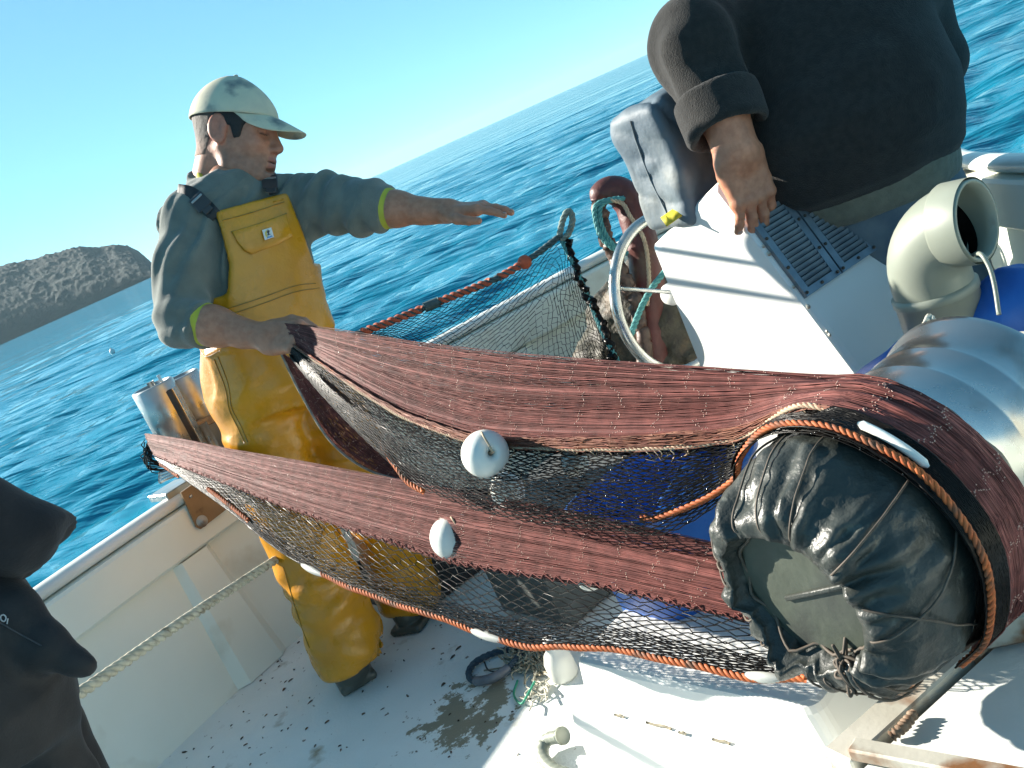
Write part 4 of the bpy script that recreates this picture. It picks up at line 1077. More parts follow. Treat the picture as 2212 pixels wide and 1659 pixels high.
for a_, b_ in ((kc0, kc0 + kx0 * cw), (kc0 + ky0 * cl, kc0 + kx0 * cw + ky0 * cl), (kc0, kc0 + ky0 * cl), (kc0 + kx0 * cw, kc0 + kx0 * cw + ky0 * cl)):
    V, F = boxa(a_ + UPZ * (ch / 2 + .003), b_ + UPZ * (ch / 2 + .003), .012, ch, .003); mesh('crate_side', V, F, BLKP, t, smooth=False)
V, F = box(kc0 + kx0 * cw / 2 + ky0 * cl / 2 + UPZ * .012, kx0 * cw / 2, ky0 * cl / 2, UPZ * .006); mesh('crate_floor', V, F, BLKP, t, smooth=False)
t = empty('grey_bin', atz(1190, 1260, 0), 'dark grey bin standing behind the sagging black net', 'bin')
gb = at(1190, 1060, 2.75)
V, F = box([gb[0], gb[1], gb[2] / 2], azv(57) * .22, azv(-33) * .16, UPZ * gb[2] / 2 * .98, .02); mesh('bin_body', V, F, mat('dark_grey_bin', (.10, .11, .105), (.07, .075, .07), 6, .5), t, smooth=False)
V, F = box([gb[0], gb[1], gb[2]], azv(57) * .235, azv(-33) * .175, UPZ * .014, .006); mesh('bin_rim', V, F, mat('dark_grey_rim', (.14, .15, .14), (.1, .1, .1), 6, .5), t, smooth=False)
# sunlit white board lying under the net
w0 = [atz(x, y, .10) for x, y in ((1425, 1262), (1318, 1362), (1700, 1400), (1790, 1290))]
t = empty('white_board', np.mean(w0, 0) * [1, 1, 0], 'white board lying in the sun behind the lower black mesh', 'board')
V, F = prism(w0, UPZ, .02, .004); mesh('board', V, F, GELW, t, smooth=False)
wc_ = np.mean(w0, 0); V, F = box([wc_[0], wc_[1], .04], azv(57) * .12, azv(-33) * .1, UPZ * .038); mesh('board_support', V, F, GEL, t, smooth=False)
P = spline([w0[0] * .45 + w0[3] * .55 + UPZ * .004, np.mean(w0, 0) + UPZ * .004, w0[1] * .6 + w0[2] * .4 + UPZ * .004], 20)
V, F = tube(P, .006, 8, flat=.4); mesh('orange_strap', V, F, mat('ochre_strap', (.45, .27, .10), (.35, .2, .08), 20, .7), t)
# coil of dark blue rope and frayed pale cord on deck
cz0 = atz(1062, 1440, 0)
t = empty('rope_coil', cz0, 'dark blue rope eye with a bound splice lying on the deck', 'rope')
P = [atz(1118, 1400, .012), atz(1075, 1408, .012), atz(1030, 1428, .012), atz(1013, 1452, .012), atz(1022, 1470, .012), atz(1060, 1466, .02), atz(1100, 1442, .02), atz(1130, 1405, .02), atz(1150, 1380, .02)]
NAVY = mat('navy_rope_fibre', (.025, .05, .075), (.05, .085, .11), 60, .7)
V, F = rope(spline(P, 140), .0088, .05, 3, 7); mesh('blue_rope', V, F, NAVY, t)
V, F = tube(spline(P, 140)[72:104], .0125, 10); mesh('tape_whipping', V, F, mat('grey_tape', (.10, .11, .13), (.15, .16, .18), 30, .4), t)
P = [atz(1046, 1430, .008), atz(1056, 1448, .008), atz(1080, 1450, .008), atz(1105, 1440, .008)]
V, F = tube(spline(P, 30), .0022, 6); mesh('thin_line', V, F, BLKP, t)
t = empty('frayed_cords', atz(1150, 1440, 0), 'tangle of frayed pale cord and green twine heaped beside the blue rope', 'cords')
acc_ = []
for k in range(46):
    x0, y0 = 1130 + rng.normal(0, 22), 1400 + rng.normal(0, 8); pl_ = []
    for j in range(5):
        pl_.append(atz(x0 + j * rng.uniform(-8, 12) + rng.normal(0, 6), y0 + j * rng.uniform(4, 17), .006 + rng.uniform(0, .03) * (1 - j / 6)))
    acc_.append(tube(spline(pl_, 22), .0024, 5))
V, F = cat(*acc_); mesh('pale_cords', V, F, mat('frayed_cotton', (.42, .38, .28), (.28, .25, .18), 60, .85), t)['kind'] = 'stuff'
acc_ = []
for k in range(9):
    x0, y0 = 1160 + rng.normal(0, 10), 1470 + rng.normal(0, 10)
    acc_.append(tube(spline([atz(x0 + rng.normal(0, 14), y0 + j * 12 + rng.normal(0, 6), .006 + rng.uniform(0, .012)) for j in range(5)], 20), .0021, 5))
V, F = cat(*acc_); mesh('white_cords', V, F, CRD, t)
P = spline([atz(1118, 1470, .004), atz(1110, 1500, .004), atz(1126, 1520, .01), atz(1140, 1500, .02), atz(1155, 1472, .02)], 40); V, F = tube(P, .0028, 6); mesh('green_twine', V, F, mat('green_twine', (.02, .26, .16), (.05, .36, .22), 60, .6), t)
pc = atz(1222, 1462, .0)
t = empty('white_bottle', pc, 'white plastic bottle float standing against the locker corner', 'bottle')
V, F = revolve([(0, .001), (0, .03), (.01, .036), (.05, .036), (.07, .028), (.08, .018), (.095, .016), (.097, .001)], pc, UPZ, (1, 0, 0), 28); mesh('bottle_body', V, F, WHITEF, t)
V, F = revolve([(.095, .001), (.095, .018), (.11, .018), (.112, .001)], pc, UPZ, (1, 0, 0), 20); mesh('bottle_cap', V, F, GELW, t)
# dark nets heaped on the rail behind the yellow trousers
nb = at(500, 930, 3.35)
hs2 = lambda p: U(.04, ell(nb, (.16, .10, .07)), ell(nb + azv(50) * .2, (.2, .1, .08)))(p) + fbm(p, 16, 3, 7) * .018 + .012 * np.sin((p @ azv(-20)) * 90 + 3 * noise(p, 9))
V, F = polygonize(hs2, nb - [.3, .35, .2], nb + [.5, .4, .2], .011)
tag(mesh('railside_net', V, F, mat('maroon_blue_wet_net', (.06, .02, .022), (.10, .13, .16), 40, .35, stretch=(1, 1, 3), bump=.003, bscale=90)), 'dark maroon net bundle on the rail behind the yellow trousers', 'net pile')

# ================================================================== PEOPLE
SKIN = mat('weathered_skin', (1, 1, 1), (.82, .76, .74), 60, .48, vcol=True, sss=.12, bump=.0006, bscale=260, spec=.4, detail=6)
def head_sdf(p):
    s = p * np.array([1, 1, 1.0]); ay = np.stack([p[..., 0], np.abs(p[..., 1]), p[..., 2]], -1)
    d = ell((-.018, 0, .042), (.100, .078, .090))(p)
    d = smin(d, ell((.034, 0, -.030), (.064, .060, .088))(p), .04)
    d = smin(d, ell((.046, 0, -.086), (.048, .043, .030))(p), .03)
    d = smin(d, cap((-.004, .055, -.045), (.012, .052, -.078), .016, .014)(ay), .03)
    d = smin(d, cap((.012, .052, -.078), (.066, .020, -.104), .014, .014)(ay), .03)
    d = smin(d, ell((.083, 0, -.104), (.017, .022, .016))(p), .018)
    d = smin(d, ell((.058, .040, -.028), (.026, .020, .022))(ay), .03)
    d = smin(d, cap((.082, .010, .024), (.066, .046, .020), .011, .009)(ay), .018)
    d = smax(d, -ell((.101, .031, .003), (.020, .017, .012))(ay), .014)
    d = smin(d, ell((.074, .031, .003), (.0135, .0135, .012))(ay), .003)
    d = smin(d, ell((.0755, .031, .0045), (.0145, .0145, .0095))(ay), .003)
    d = smin(d, cap((.078, .026, -.007), (.070, .044, -.006), .0045)(ay), .008)
    d = smin(d, cap((.089, 0, .016), (.113, 0, -.030), .0085, .0115)(p), .014)
    d = smin(d, ell((.101, .0115, -.036), (.013, .0085, .0085))(ay), .006)
    d = smin(d, ell((.112, 0, -.033), (.010, .010, .0095))(p), .008)
    d = smax(d, -ell((.104, .007, -.046), (.006, .004, .005))(ay), .004)
    d = smin(d, ell((.080, 0, -.064), (.018, .030, .024))(p), .018)
    d = smin(d, ell((.0945, 0, -.0605), (.0085, .021, .0062))(p), .005)
    d = smin(d, ell((.0915, 0, -.0745), (.0095, .019, .0072))(p), .005)
    d = smax(d, -ell((.103, 0, -.0668), (.012, .022, .0016))(p), .003)
    d = smax(d, -ell((.094, 0, -.087), (.010, .018, .004))(p), .010)
    # ear
    A = np.array([[.97, -.22, .1], [.2, .97, 0], [-.1, .02, .99]])
    ear = ell((-.010, .080, .000), (.024, .0085, .034), A)(ay)
    ear = smax(ear, -ell((-.004, .0895, .004), (.014, .007, .022), A)(ay), .006)
    ear = smin(ear, ell((-.002, .079, -.027), (.010, .006, .010))(ay), .01)
    ear = smin(ear, ell((.006, .081, -.002), (.005, .005, .009))(ay), .006)
    d = smin(d, ear, .007)
    d = smin(d, cap((-.040, 0, -.03), (-.060, 0, -.20), .058, .066)(p), .03)
    d = smin(d, cap((.012, .040, -.10), (-.01, .022, -.19), .014, .016)(ay), .03)
    return d
def skin_col(L, base=(.52, .235, .145)):
    """skin tone by place on the head: stubble, lips, warm ears and nose, brows"""
    x, y, z = L[:, 0], np.abs(L[:, 1]), L[:, 2]; c = np.tile(np.array(base), (len(L), 1))
    def blend(m, col): 
        nonlocal c
        m = np.clip(m, 0, 1)[:, None]; c = c * (1 - m) + np.array(col) * m
    n = noise(L, 140, 3) * .5 + .5
    jaw = np.clip((-.045 - z) / .02, 0, 1) * np.clip((x + .03) / .04, 0, 1) * np.clip((z + .135) / .02, 0, 1) * np.where((np.abs(z + .067) < .014) & (x > .088) & (y < .024), .2, 1)
    jaw = np.maximum(jaw, np.clip(1 - np.abs(x - .012) / .018, 0, 1) * np.clip((-.0 - z) / .03, 0, 1) * (z > -.09))
    blend(jaw * (.30 + .35 * n), (.20, .135, .105))
    blend(np.exp(-(((x - .110) / .018) ** 2 + (y / .016) ** 2 + ((z + .032) / .016) ** 2)) * .45, (.52, .20, .14))
    blend(np.exp(-(((y - .045) / .022) ** 2 + ((z + .02) / .02) ** 2 + ((x - .07) / .03) ** 2)) * .4, (.52, .21, .14))
    blend(np.where((y > .072) & (np.abs(z) < .04) & (x < .02), .5, 0), (.55, .20, .14))
    blend((np.abs(z + .0605) < .006) * (y < .021) * (x > .092) * .7, (.42, .16, .13)); blend((np.abs(z + .0745) < .007) * (y < .019) * (x > .091) * .7, (.44, .17, .14))
    blend(np.exp(-((z + .0668) / .0014) ** 2) * (y < .023) * (x > .085), (.12, .05, .04))
    blend(np.exp(-((z - .027) / .0055) ** 2) * (y > .01) * (y < .052) * (x > .06) * (.5 + .4 * n), (.05, .035, .03))
    e = np.sqrt(((y - .031) / .0145) ** 2 + ((z + .0028) / .0022) ** 2); blend((e < 1) * (x > .07) * .95, (.03, .022, .02))
    blend(np.exp(-((z + .0005) / .003) ** 2) * (np.abs(y - .031) < .017) * (x > .072) * .5, (.22, .11, .085))
    return c
def hand_sdf(curl=(20, 20, 20, 20), pip=(20, 25, 25, 25), spread=3, thumb='side', scale=1.0, fat=1.0):
    fs = [rbox((.050, 0, 0), (.052, .041, .0145), .0135), ell((.028, .020, -.007), (.034, .020, .016)), ell((.030, -.022, -.006), (.038, .017, .014)), cap((-.07, 0, .0), (.012, 0, .0), .027, .026)]
    palm = U(.02, *fs)
    fing = []; info = []
    for i, (y, l, r) in enumerate(((.030, .074, .0096), (.0105, .082, .0100), (-.0095, .076, .0096), (-.0285, .060, .0086))):
        a = radians(curl[i]); s = radians((1.2 - i) * spread)
        b = np.array([.094 - .004 * (i == 3) - .002 * (i == 0), y, .003]); pts = [b - np.array([.03, 0, 0]), b]; c = b
        for seg, add_ in ((.45, 0), (.30, pip[i]), (.25, pip[i] * .6)):
            a = a + radians(add_); dv = np.array([cos(a) * cos(s), sin(s) * cos(a), -sin(a)]); c = c + dv * l * seg; pts.append(c)
        f = U(.004, cap(pts[0], pts[1], r, r * 1.08), cap(pts[1], pts[2], r * 1.06, r * 1.0), cap(pts[2], pts[3], r * 1.03, r * .92), cap(pts[3], pts[4], r * .94, r * .80))
        kn = ell(b + np.array([0, 0, .004]), (.011, .0095, .0095)); fing.append(f); palm = U(.010, palm, kn); info.append((pts, r))
    if thumb == 'side': tp = [(.012, .030, -.008), (.045, .056, -.014), (.078, .067, -.018), (.104, .068, -.02)]
    elif thumb == 'grip': tp = [(.012, .028, -.008), (.046, .050, -.016), (.082, .048, -.020), (.112, .036, -.026)]
    else: tp = [(.012, .028, -.01), (.045, .050, -.022), (.075, .054, -.034), (.098, .050, -.04)]
    th = chain(tp, (.016, .0135, .0115, .0088), .004)
    def f(p):
        p = p / np.array([1, fat, fat])
        d = palm(p); t = th(p); d = smin(d, t, .012)
        m = None
        for g in fing:
            e = g(p); m = e if m is None else np.minimum(m, e)
        return smin(d, m, .008)
    return local(f, (0, 0, 0), np.eye(3), scale), info, tp
def hand_nails(info, tp, o, A, s, m, par):
    o = np.asarray(o); A = np.asarray(A)
    for pts, r in info + [([np.array(tp[-2]), np.array(tp[-2]), np.array(tp[-2]), np.array(tp[-2]), np.array(tp[-1])], .0098)]:
        a, b = np.asarray(pts[3], float), np.asarray(pts[4], float); d = nrm(b - a); up = nrm(np.array([0, 0, 1.0]) - d * d[2]); sd = np.cross(up, d)
        c = b - d * .001 + up * r * .74; V, F = bmball((0, 0, 0), 1, 8, (1, 1, 1)); V = c + V[:, :1] * d * .0055 + V[:, 1:2] * sd * r * .62 + V[:, 2:] * up * .0016
        mesh('fingernail', o + (V * s) @ A, F, m, par)
def axes(x, z):
    x = nrm(x); z = np.asarray(z, float); z = nrm(z - x * (z @ x)); y = np.cross(z, x); return np.array([x, y, z])
def loftsdf(o, A, zs, aw, bd, ex=2.4, cx=None):
    """soft ellipse sections up the local z axis: aw across, bd front to back"""
    o = np.asarray(o, float); zs, aw, bd = map(np.asarray, (zs, aw, bd)); cx_ = np.zeros(len(zs)) if cx is None else np.asarray(cx)
    def f(p):
        q = (p - o) @ A.T; z = q[..., 2]; a = np.interp(z, zs, aw); b = np.interp(z, zs, bd); c = np.interp(z, zs, cx_)
        x = np.abs(q[..., 0] - c) / b; y = np.abs(q[..., 1]) / a; k = (x ** ex + y ** ex + 1e-9) ** (1 / ex)
        d = (k - 1) * np.minimum(a, b); dz = np.maximum(zs[0] - z, z - zs[-1])
        return np.where(dz > 0, np.sqrt(np.maximum(d, 0) ** 2 + dz ** 2), np.maximum(d, dz))
    return f
def poly2(P):
    P = np.asarray(P, float); Q = np.roll(P, -1, 0)
    def f(x, y):
        d = np.full(x.shape, 1e9); ins = np.zeros(x.shape, bool)
        for (ax_, ay_), (bx_, by_) in zip(P, Q):
            ex, ey = bx_ - ax_, by_ - ay_; wx, wy = x - ax_, y - ay_; h = np.clip((wx * ex + wy * ey) / (ex * ex + ey * ey + 1e-12), 0, 1)
            d = np.minimum(d, (wx - h * ex) ** 2 + (wy - h * ey) ** 2)
            c = (ay_ > y) != (by_ > y); ins ^= c & (x < (bx_ - ax_) * (y - ay_) / (by_ - ay_ + 1e-12) + ax_)
        return np.where(ins, -1, 1) * np.sqrt(d)
    return f
def bounds(pts, pad):
    P = np.asarray(pts); return P.min(0) - pad, P.max(0) + pad
def armwr(p, a, b, amp, lam, seed, k0=0.0, k1=1.0):
    """creases running round a sleeve or leg from a to b"""
    a = np.asarray(a, float); b = np.asarray(b, float); l = np.linalg.norm(b - a); t = ((p - a) @ (b - a)) / l
    w_ = np.exp(-((np.clip(t / l, 0, 1) - (k0 + k1) / 2) / (abs(k1 - k0) / 2 + .05)) ** 2)
    ph = 2 * pi * t / lam + 2.6 * noise(p, 9, seed) + 1.6 * noise(p, 4, seed + 1)
    s = np.sin(ph); return amp * w_ * np.sign(s) * np.abs(s) ** .8 * (.45 + .55 * noise(p, 6, seed + 2))

# ------------------------------------------------ man in yellow oilskins
man = empty('person', atz(800, 1440, 0), 'person in yellow bib overalls, grey hoodie and pale cap, one arm stretched out', 'person')
SR, SL = at(402, 462, 2.62), at(622, 428, 2.80); HC, NK = at(582, 752, 2.75), at(496, 392, 2.70)
lt = nrm(SL - SR); tu = NK - HC; TL_ = np.linalg.norm(tu); tu = nrm(tu - lt * (tu @ lt)); tf = np.cross(lt, tu); TA = np.array([tf, lt, tu])
ER, WR_ = at(392, 690, 2.52), at(572, 727, 2.43)
EL, WL = at(790, 448, 2.70), at(962, 456, 2.62)
HD = at(514, 291, 2.72) ; hf = nrm(cos(radians(14)) * (cos(radians(5)) * aR - sin(radians(5)) * aU) - sin(radians(14)) * aF)
HU = nrm(aU * cos(radians(4)) + aR * sin(radians(4)) - aF * .05); HA = axes(hf, HU); HS = 1.10
torso0 = loftsdf(HC, TA, [-.14, -.05, .05, .14, .24, .32, .38, .43, .47], [.165, .17, .162, .16, .175, .185, .18, .14, .07], [.125, .13, .128, .122, .12, .115, .10, .085, .06])
sleeveR = U(.03, cap(SR + tu * -.03 + lt * .015, ER * .5 + SR * .5, .083, .078), cap(ER * .5 + SR * .5, ER + tu * .005, .078, .062), lambda p: smax(cap(ER, ER * .65 + WR_ * .35, .062, .062)(p), (p - ER * .70 - WR_ * .30) @ nrm(WR_ - ER), .012))
cR0, cR1 = ER * .80 + WR_ * .20, ER * .66 + WR_ * .34
sleeveL = U(.03, cap(SL - tu * .025 - lt * .02, EL * .5 + SL * .5, .085, .080), cap(EL * .5 + SL * .5, EL, .080, .068), lambda p: smax(cap(EL, EL * .65 + WL * .35, .068, .062)(p), (p - EL * .72 - WL * .28) @ nrm(WL - EL), .012))
ringR = cap(cR0 - (cR1 - cR0) * .4, cR1 * .6 + cR0 * .4, .062, .064)
hood = lambda p: np.abs(ell(NK - tu * .006 - tf * .022, (.100, .110, .072), TA)(p) + .010 * np.sin(70 * ((p - NK) @ tu) + 3 * noise(p, 9, 7))) - .014
def hoodie_sdf(p):
    d = smin(torso0(p), sleeveR(p), .035); d = smin(d, sleeveL(p), .045)
    d = smin(d, cap(SR - tu * .01, NK - tu * .02, .06, .06)(p), .05); d = smin(d, cap(SL - tu * .02, NK - tu * .03, .06, .055)(p), .05)
    hd = smax(hood(p), ((p - NK) @ (tu * .84 + tf * .52 - lt * .06)) - .008, .012)
    hd = smax(hd, -ell(NK + tu * .06 + tf * .01, (.085, .085, .085), TA)(p), .01)
    d = smin(d, hd, .02)
    
    d = d + armwr(p, SR, ER, .007, .062, 3, .75, 1.15) + armwr(p, SL, EL, .010, .075, 6, .2, 1.2) + armwr(p, EL, WL, .008, .05, 8, 0, .35) + armwr(p, ER, WR_, .006, .04, 8, 0, .3)
    d = d + .006 * noise(p, 7, 2) + .0035 * noise(p, 15, 4)
    return d * .75
HOOD = mat('grey_green_fleece', (.165, .182, .155), (.13, .145, .125), 26, .92, sheen=.25, bump=.0016, bscale=420, c3=(.20, .22, .20), s3=3, k3=(.55, .8))
lo, hi = bounds([SR, SL, HC, NK, ER, EL, WL * .35 + EL * .65, WR_ * .4 + ER * .6], .17)
V, F = polygonize(hoodie_sdf, lo, hi, .0058); mesh('hoodie', V, F, HOOD, man)
YLIN = mat('yellow_shirt', (.52, .50, .05), (.42, .40, .04), 20, .7)
fd_ = nrm(WR_ - ER); cR = ER * .70 + WR_ * .30; V, F = tube([cR - fd_ * .02, cR + fd_ * .012, cR + fd_ * .026], [.056, .054, .049], 28); mesh('yellow_cuff', V, F, YLIN, man)
cL = EL * .72 + WL * .28; dl = nrm(WL - EL); V, F = tube([cL - dl * .02, cL + dl * .012, cL + dl * .020], [.058, .054, .048], 28); mesh('yellow_cuff', V, F, YLIN, man)
a_ = np.linspace(0, 2 * pi, 60); nkc = NK + tu * .008 + tf * .002
V, F = tube(np.array([nkc + tf * cos(q_) * .072 + lt * sin(q_) * .073 - tu * (.042 * cos(q_)) for q_ in a_]), .011, 10, False); mesh('yellow_collar', V, F, YLIN, man)

# skin body: head, forearms, hands, and the core under the clothes
hand_r, inf_r, tp_r = hand_sdf((62, 66, 70, 72), (58, 60, 60, 55), 0, 'grip', 1.04)
xr = at(640, 728, 2.385) - WR_; AR_ = axes(xr, -aF * .82 + aU * .35 - aR * .2)
if AR_[1] @ aU < 0: AR_[1] *= -1
hand_l, inf_l, tp_l = hand_sdf((8, 4, 6, 14), (10, 10, 12, 16), 4, 'side', 1.03)
xl = at(1098, 447, 2.57) - WL; AL_ = axes(xl, aU * .86 - aF * .30)
if AL_[1] @ -aF < 0: AL_[1] *= -1
handR_o = WR_ + nrm(xr) * .004; handL_o = WL + nrm(xl) * .004
hr_f = local(hand_r, handR_o, AR_); hl_f = local(hand_l, handL_o, AL_)
foreR = U(.03, cap(ER, ER * .6 + WR_ * .4, .050, .047), cap(ER * .6 + WR_ * .4, WR_, .047, .029)); foreL = U(.03, cap(EL, EL * .6 + WL * .4, .047, .044), cap(EL * .6 + WL * .4, WL, .044, .028))
fR = lambda p: smin(foreR(p), hr_f(p), .02) + .0015 * noise(p, 30, 1); fL = lambda p: smin(foreL(p), hl_f(p), .02) + .0012 * noise(p, 30, 2)
hd_f = local(head_sdf, HD, HA, HS)
pts_ = []
V1, F1 = polygonize(hd_f, HD - [.17, .17, .24], HD + [.17, .17, .17], .0027); L1 = ((V1 - HD) @ HA.T) / HS; c1 = skin_col(L1)
V2, F2 = polygonize(fR, *bounds([ER, WR_, at(660, 735, 2.38)], .075), .0030); V3, F3 = polygonize(fL, *bounds([EL, WL, at(1100, 447, 2.57)], .075), .0030)
HIPR, HIPL = at(528, 805, 2.76), at(650, 795, 2.85); KNR, KNL = at(622, 1085, 2.77), at(800, 1050, 2.86); ANR, ANL = at(752, 1395, 2.78), at(880, 1275, 3.02)
core = U(.04, lambda p: torso0(p) + .03, cap(NK, NK - tu * .08, .06, .09), cap(SR, ER, .045, .042), cap(SL, EL, .045, .042), cap(HIPR, KNR, .075, .055), cap(KNR, ANR, .052, .04), cap(HIPL, KNL, .075, .055), cap(KNL, ANL, .052, .04))
V4, F4 = polygonize(core, *bounds([SR, SL, NK, ANR, ANL, ER, EL], .12), .016)
arm_c = lambda V: np.tile((.52, .24, .145), (len(V), 1)) * (1 + .10 * noise(V, 25, 5)[:, None])
V, F = cat((V1, F1), (V2, F2), (V3, F3), (V4, F4)); body = mesh('body', V, F, SKIN, man, col=np.concatenate([c1, arm_c(V2), arm_c(V3), arm_c(V4)]))
NAIL = mat('fingernail', (.50, .30, .24), (.45, .27, .21), 30, .3)
hand_nails(inf_l, tp_l, handL_o, AL_, 1.03, NAIL, man)
# short hair under the cap
def hair_f(p):
    L = ((p - HD) @ HA.T) / HS; ay = np.stack([L[..., 0], np.abs(L[..., 1]), L[..., 2]], -1)
    d = U(.03, ell((-.018, 0, .042), (.1025, .0805, .0925)), cap((-.040, 0, -.03), (-.052, 0, -.12), .0605, .0625))(L)
    d = smin(d, ell((.028, .0615, .002), (.030, .0125, .034))(ay), .02)
    side = poly2([(-.2, .2), (.2, .2), (.062, .022), (.050, .012), (.046, -.018), (.028, -.022), (.020, .008), (-.022, .010), (-.034, -.020), (-.050, -.062), (-.2, -.070)])(L[..., 0], L[..., 2])
    return smax(d, side, .004) * HS + .0008 * noise(p, 160, 3)
V, F = polygonize(hair_f, HD - .19, HD + .17, .0034)
Lh = ((V - HD) @ HA.T) / HS; g_ = np.clip((Lh[:, 0] + .0) / -.04, 0, 1)[:, None]
gz = np.clip((Lh[:, 2] + .066) / .055, 0, 1)[:, None]; hc_ = (1 - g_) * np.array([.028, .022, .02]) + g_ * (gz * np.array([.085, .072, .06]) + (1 - gz) * np.array([.36, .19, .125]))
mesh('hair', V, F, mat('short_dark_hair', (1, 1, 1), (.55, .55, .55), 420, .75, vcol=True, bump=.0012, bscale=700, stretch=(1, 1, .35)), man, col=hc_)
# cap
def capP(L): return HD + (np.asarray(L) * HS) @ HA
CAPM = mat('stained_pale_cap_cloth', (.62, .57, .41), (.53, .49, .37), 22, .85, bump=.0006, bscale=400, c3=(.15, .17, .17), s3=11, k3=(.52, .68), detail=4)
ph = np.linspace(0, 2 * pi, 97)[:-1]; tt = np.linspace(0, 1, 22); rows = []
for t_ in tt:
    r_ = []
    for p_ in ph:
        fr = .5 + .5 * cos(p_); cx_, cy_ = cos(p_), sin(p_)
        rad = (1 - t_ ** (1.95 - .35 * fr)) ** (.58 + .14 * fr) if t_ < 1 else 0.0
        zb = .030 + .012 * fr; zt = .142
        pk = 1 + .004 * cos(6 * p_)
        r_.append((-.016 + (.108 + .006 * fr) * cx_ * rad * pk, .0865 * cy_ * rad * pk, zb + (zt - zb) * t_ ** .95))
    rows.append(r_)
V, F = shell(capP(rows)[:, :, :], .003, close_v=True); capo = mesh('cap', V, F, CAPM, man)
rows = []
for i, s_ in enumerate(np.linspace(0, 1, 14)):
    r_ = []
    for b_ in np.linspace(-1, 1, 33):
        p_ = b_ * radians(66); x0 = -.020 + .112 * cos(p_); y0 = .085 * sin(p_)
        ext = .088 * (1 - abs(b_) ** 2.6) ** .55
        x = x0 + ext * s_; y = y0 * (1 - .10 * s_ * abs(b_)); z = .0475 - .038 * s_ ** 1.1 * (1 - abs(b_) ** 2) ** .0 * (ext / .088) - .040 * b_ * b_ * (.35 + .65 * s_) * (ext / .088 * .7 + .3)
        r_.append((x, y, z))
    rows.append(r_)
V, F = shell(capP(rows), .0035); mesh('cap_brim', V, F, CAPM, capo)
V, F = bmball(capP((-.016, 0, .143)), .0075, 8, (1, 1, .6)); mesh('cap_button', V, F, CAPM, capo)
SEAM = mat('cap_seam_thread', (.33, .34, .28), (.38, .39, .33), 90, .9)
for p_ in np.radians([0, 60, 120, 180, 240, 300]):
    P = []
    for t_ in np.linspace(0.02, .97, 24):
        fr = .5 + .5 * cos(p_); rad = (1 - t_ ** (1.95 - .35 * fr)) ** (.58 + .14 * fr); zb = .030 + .012 * fr
        P.append((-.016 + (.1085 + .006 * fr) * cos(p_) * rad * (1 + .004 * cos(6 * p_)), .0868 * sin(p_) * rad, zb + (.142 - zb) * t_ ** .95))
    V, F = tube(capP(P), .0016, 5); mesh('cap_seam', V, F, SEAM, capo)
for p_ in (-62, -118):
    t_ = .62; rad = (1 - t_ ** 1.8) ** .64; V, F = revolve([(0, .0015), (.0012, .003), (0, .0045)], capP((-.016 + .111 * cos(radians(p_)) * rad, .0885 * sin(radians(p_)) * rad, .037 + .105 * t_)), HA.T @ np.array([cos(radians(p_)), sin(radians(p_)), .6]), HA[2], 12); mesh('eyelet', V, F, SEAM, capo)

V, F = tube(onto_cover := np.array([march(cov_sdf, x, y, 1.5, 3.5)[0][0] for x, y in ((1362, 262), (1372, 300), (1388, 345), (1405, 390), (1425, 430), (1440, 462))]) - aF * .003, .0026, 6); mesh('cover_seam', V, F, mat('cover_seam_cloth', (.12, .15, .17), (.16, .19, .2), 9, .7), cov)
# oilskin trousers and bib
OIL = mat('wet_yellow_oilskin', (.70, .30, .008), (.56, .23, .008), 5, .30, spec=.6, bump2=.0035, b2scale=22, bump=.0006, bscale=160, c3=(.28, .15, .03), s3=5, k3=(.68, .86), rvar=.10, detail=6)
pelv = loftsdf(HC, TA, [-.17, -.10, 0, .06, .12, .16], [.15, .185, .186, .178, .17, .168], [.12, .15, .148, .142, .136, .132])
legR = U(.03, cap(HIPR - tu * .03, KNR, .120, .104), cap(KNR, ANR, .104, .108)); legL = U(.03, cap(HIPL - tu * .03, KNL, .118, .102), cap(KNL, ANL, .102, .10))
hemR = nrm(ANR - KNR); hemL = nrm(ANL - KNL)
def march_local(px, f, A, o):
    X, Y = zip(*px); P, _ = march(f, X, Y, .8, 4); return (P - o) @ A.T
bibpx = [(460, 459), (612, 419), (634, 473), (668, 571), (682, 616), (735, 690)]
bl = march_local(bibpx[:5], lambda p: torso0(p), TA, HC)[:, 1:]
bl = np.concatenate([[(-.20, .02), (-.150, .05), (-.128, .15), (bl[0][0] - .005, .24)], bl[:1], bl[1:5], [(.158, .10), (.2, .02)]])
bpoly = poly2(bl)
def bib_f(p):
    q_ = (p - HC) @ TA.T
    d = np.maximum(torso0(p) - .021 - .003 * noise(p, 8, 4) - .0025 * noise(p, 17, 5), -(torso0(p) - .004)); d = smax(d, bpoly(q_[..., 1], q_[..., 2]), .006)
    d = smax(d, -q_[..., 0] + .012, .01); return d
def pants_sdf(p):
    r = smax(legR(p), (p - ANR) @ hemR - .055, .01); l = smax(legL(p), (p - ANL) @ hemL - .04, .01)
    r = smax(r, -(cap(ANR - hemR * .02, ANR + hemR * .2, .092)(p)), .008); l = smax(l, -(cap(ANL - hemL * .02, ANL + hemL * .2, .088)(p)), .008)
    w_ = armwr(p, HIPR, KNR, .007, .12, 12, .2, 1.1) + armwr(p, KNR, ANR, .006, .085, 15, .3, 1.2) + .006 * noise(p, 6, 12) + .004 * noise(p, 15, 13) - .0035 * np.maximum(0, 1 - np.abs(noise(p, 7, 17)) * 4)
    d = smin(r, l, .03); d = smin(d, pelv(p), .05) + w_
    d = smin(d, bib_f(p), .012)
    d = smin(d, (np.abs(((p - HC) @ tu) - .085 - .015 * ((p - HC) @ lt)) - .004) * 0 + np.where(np.abs(((p - HC) @ tu) - .085) < .02, d - .0, 1), 0)
    return d * .72
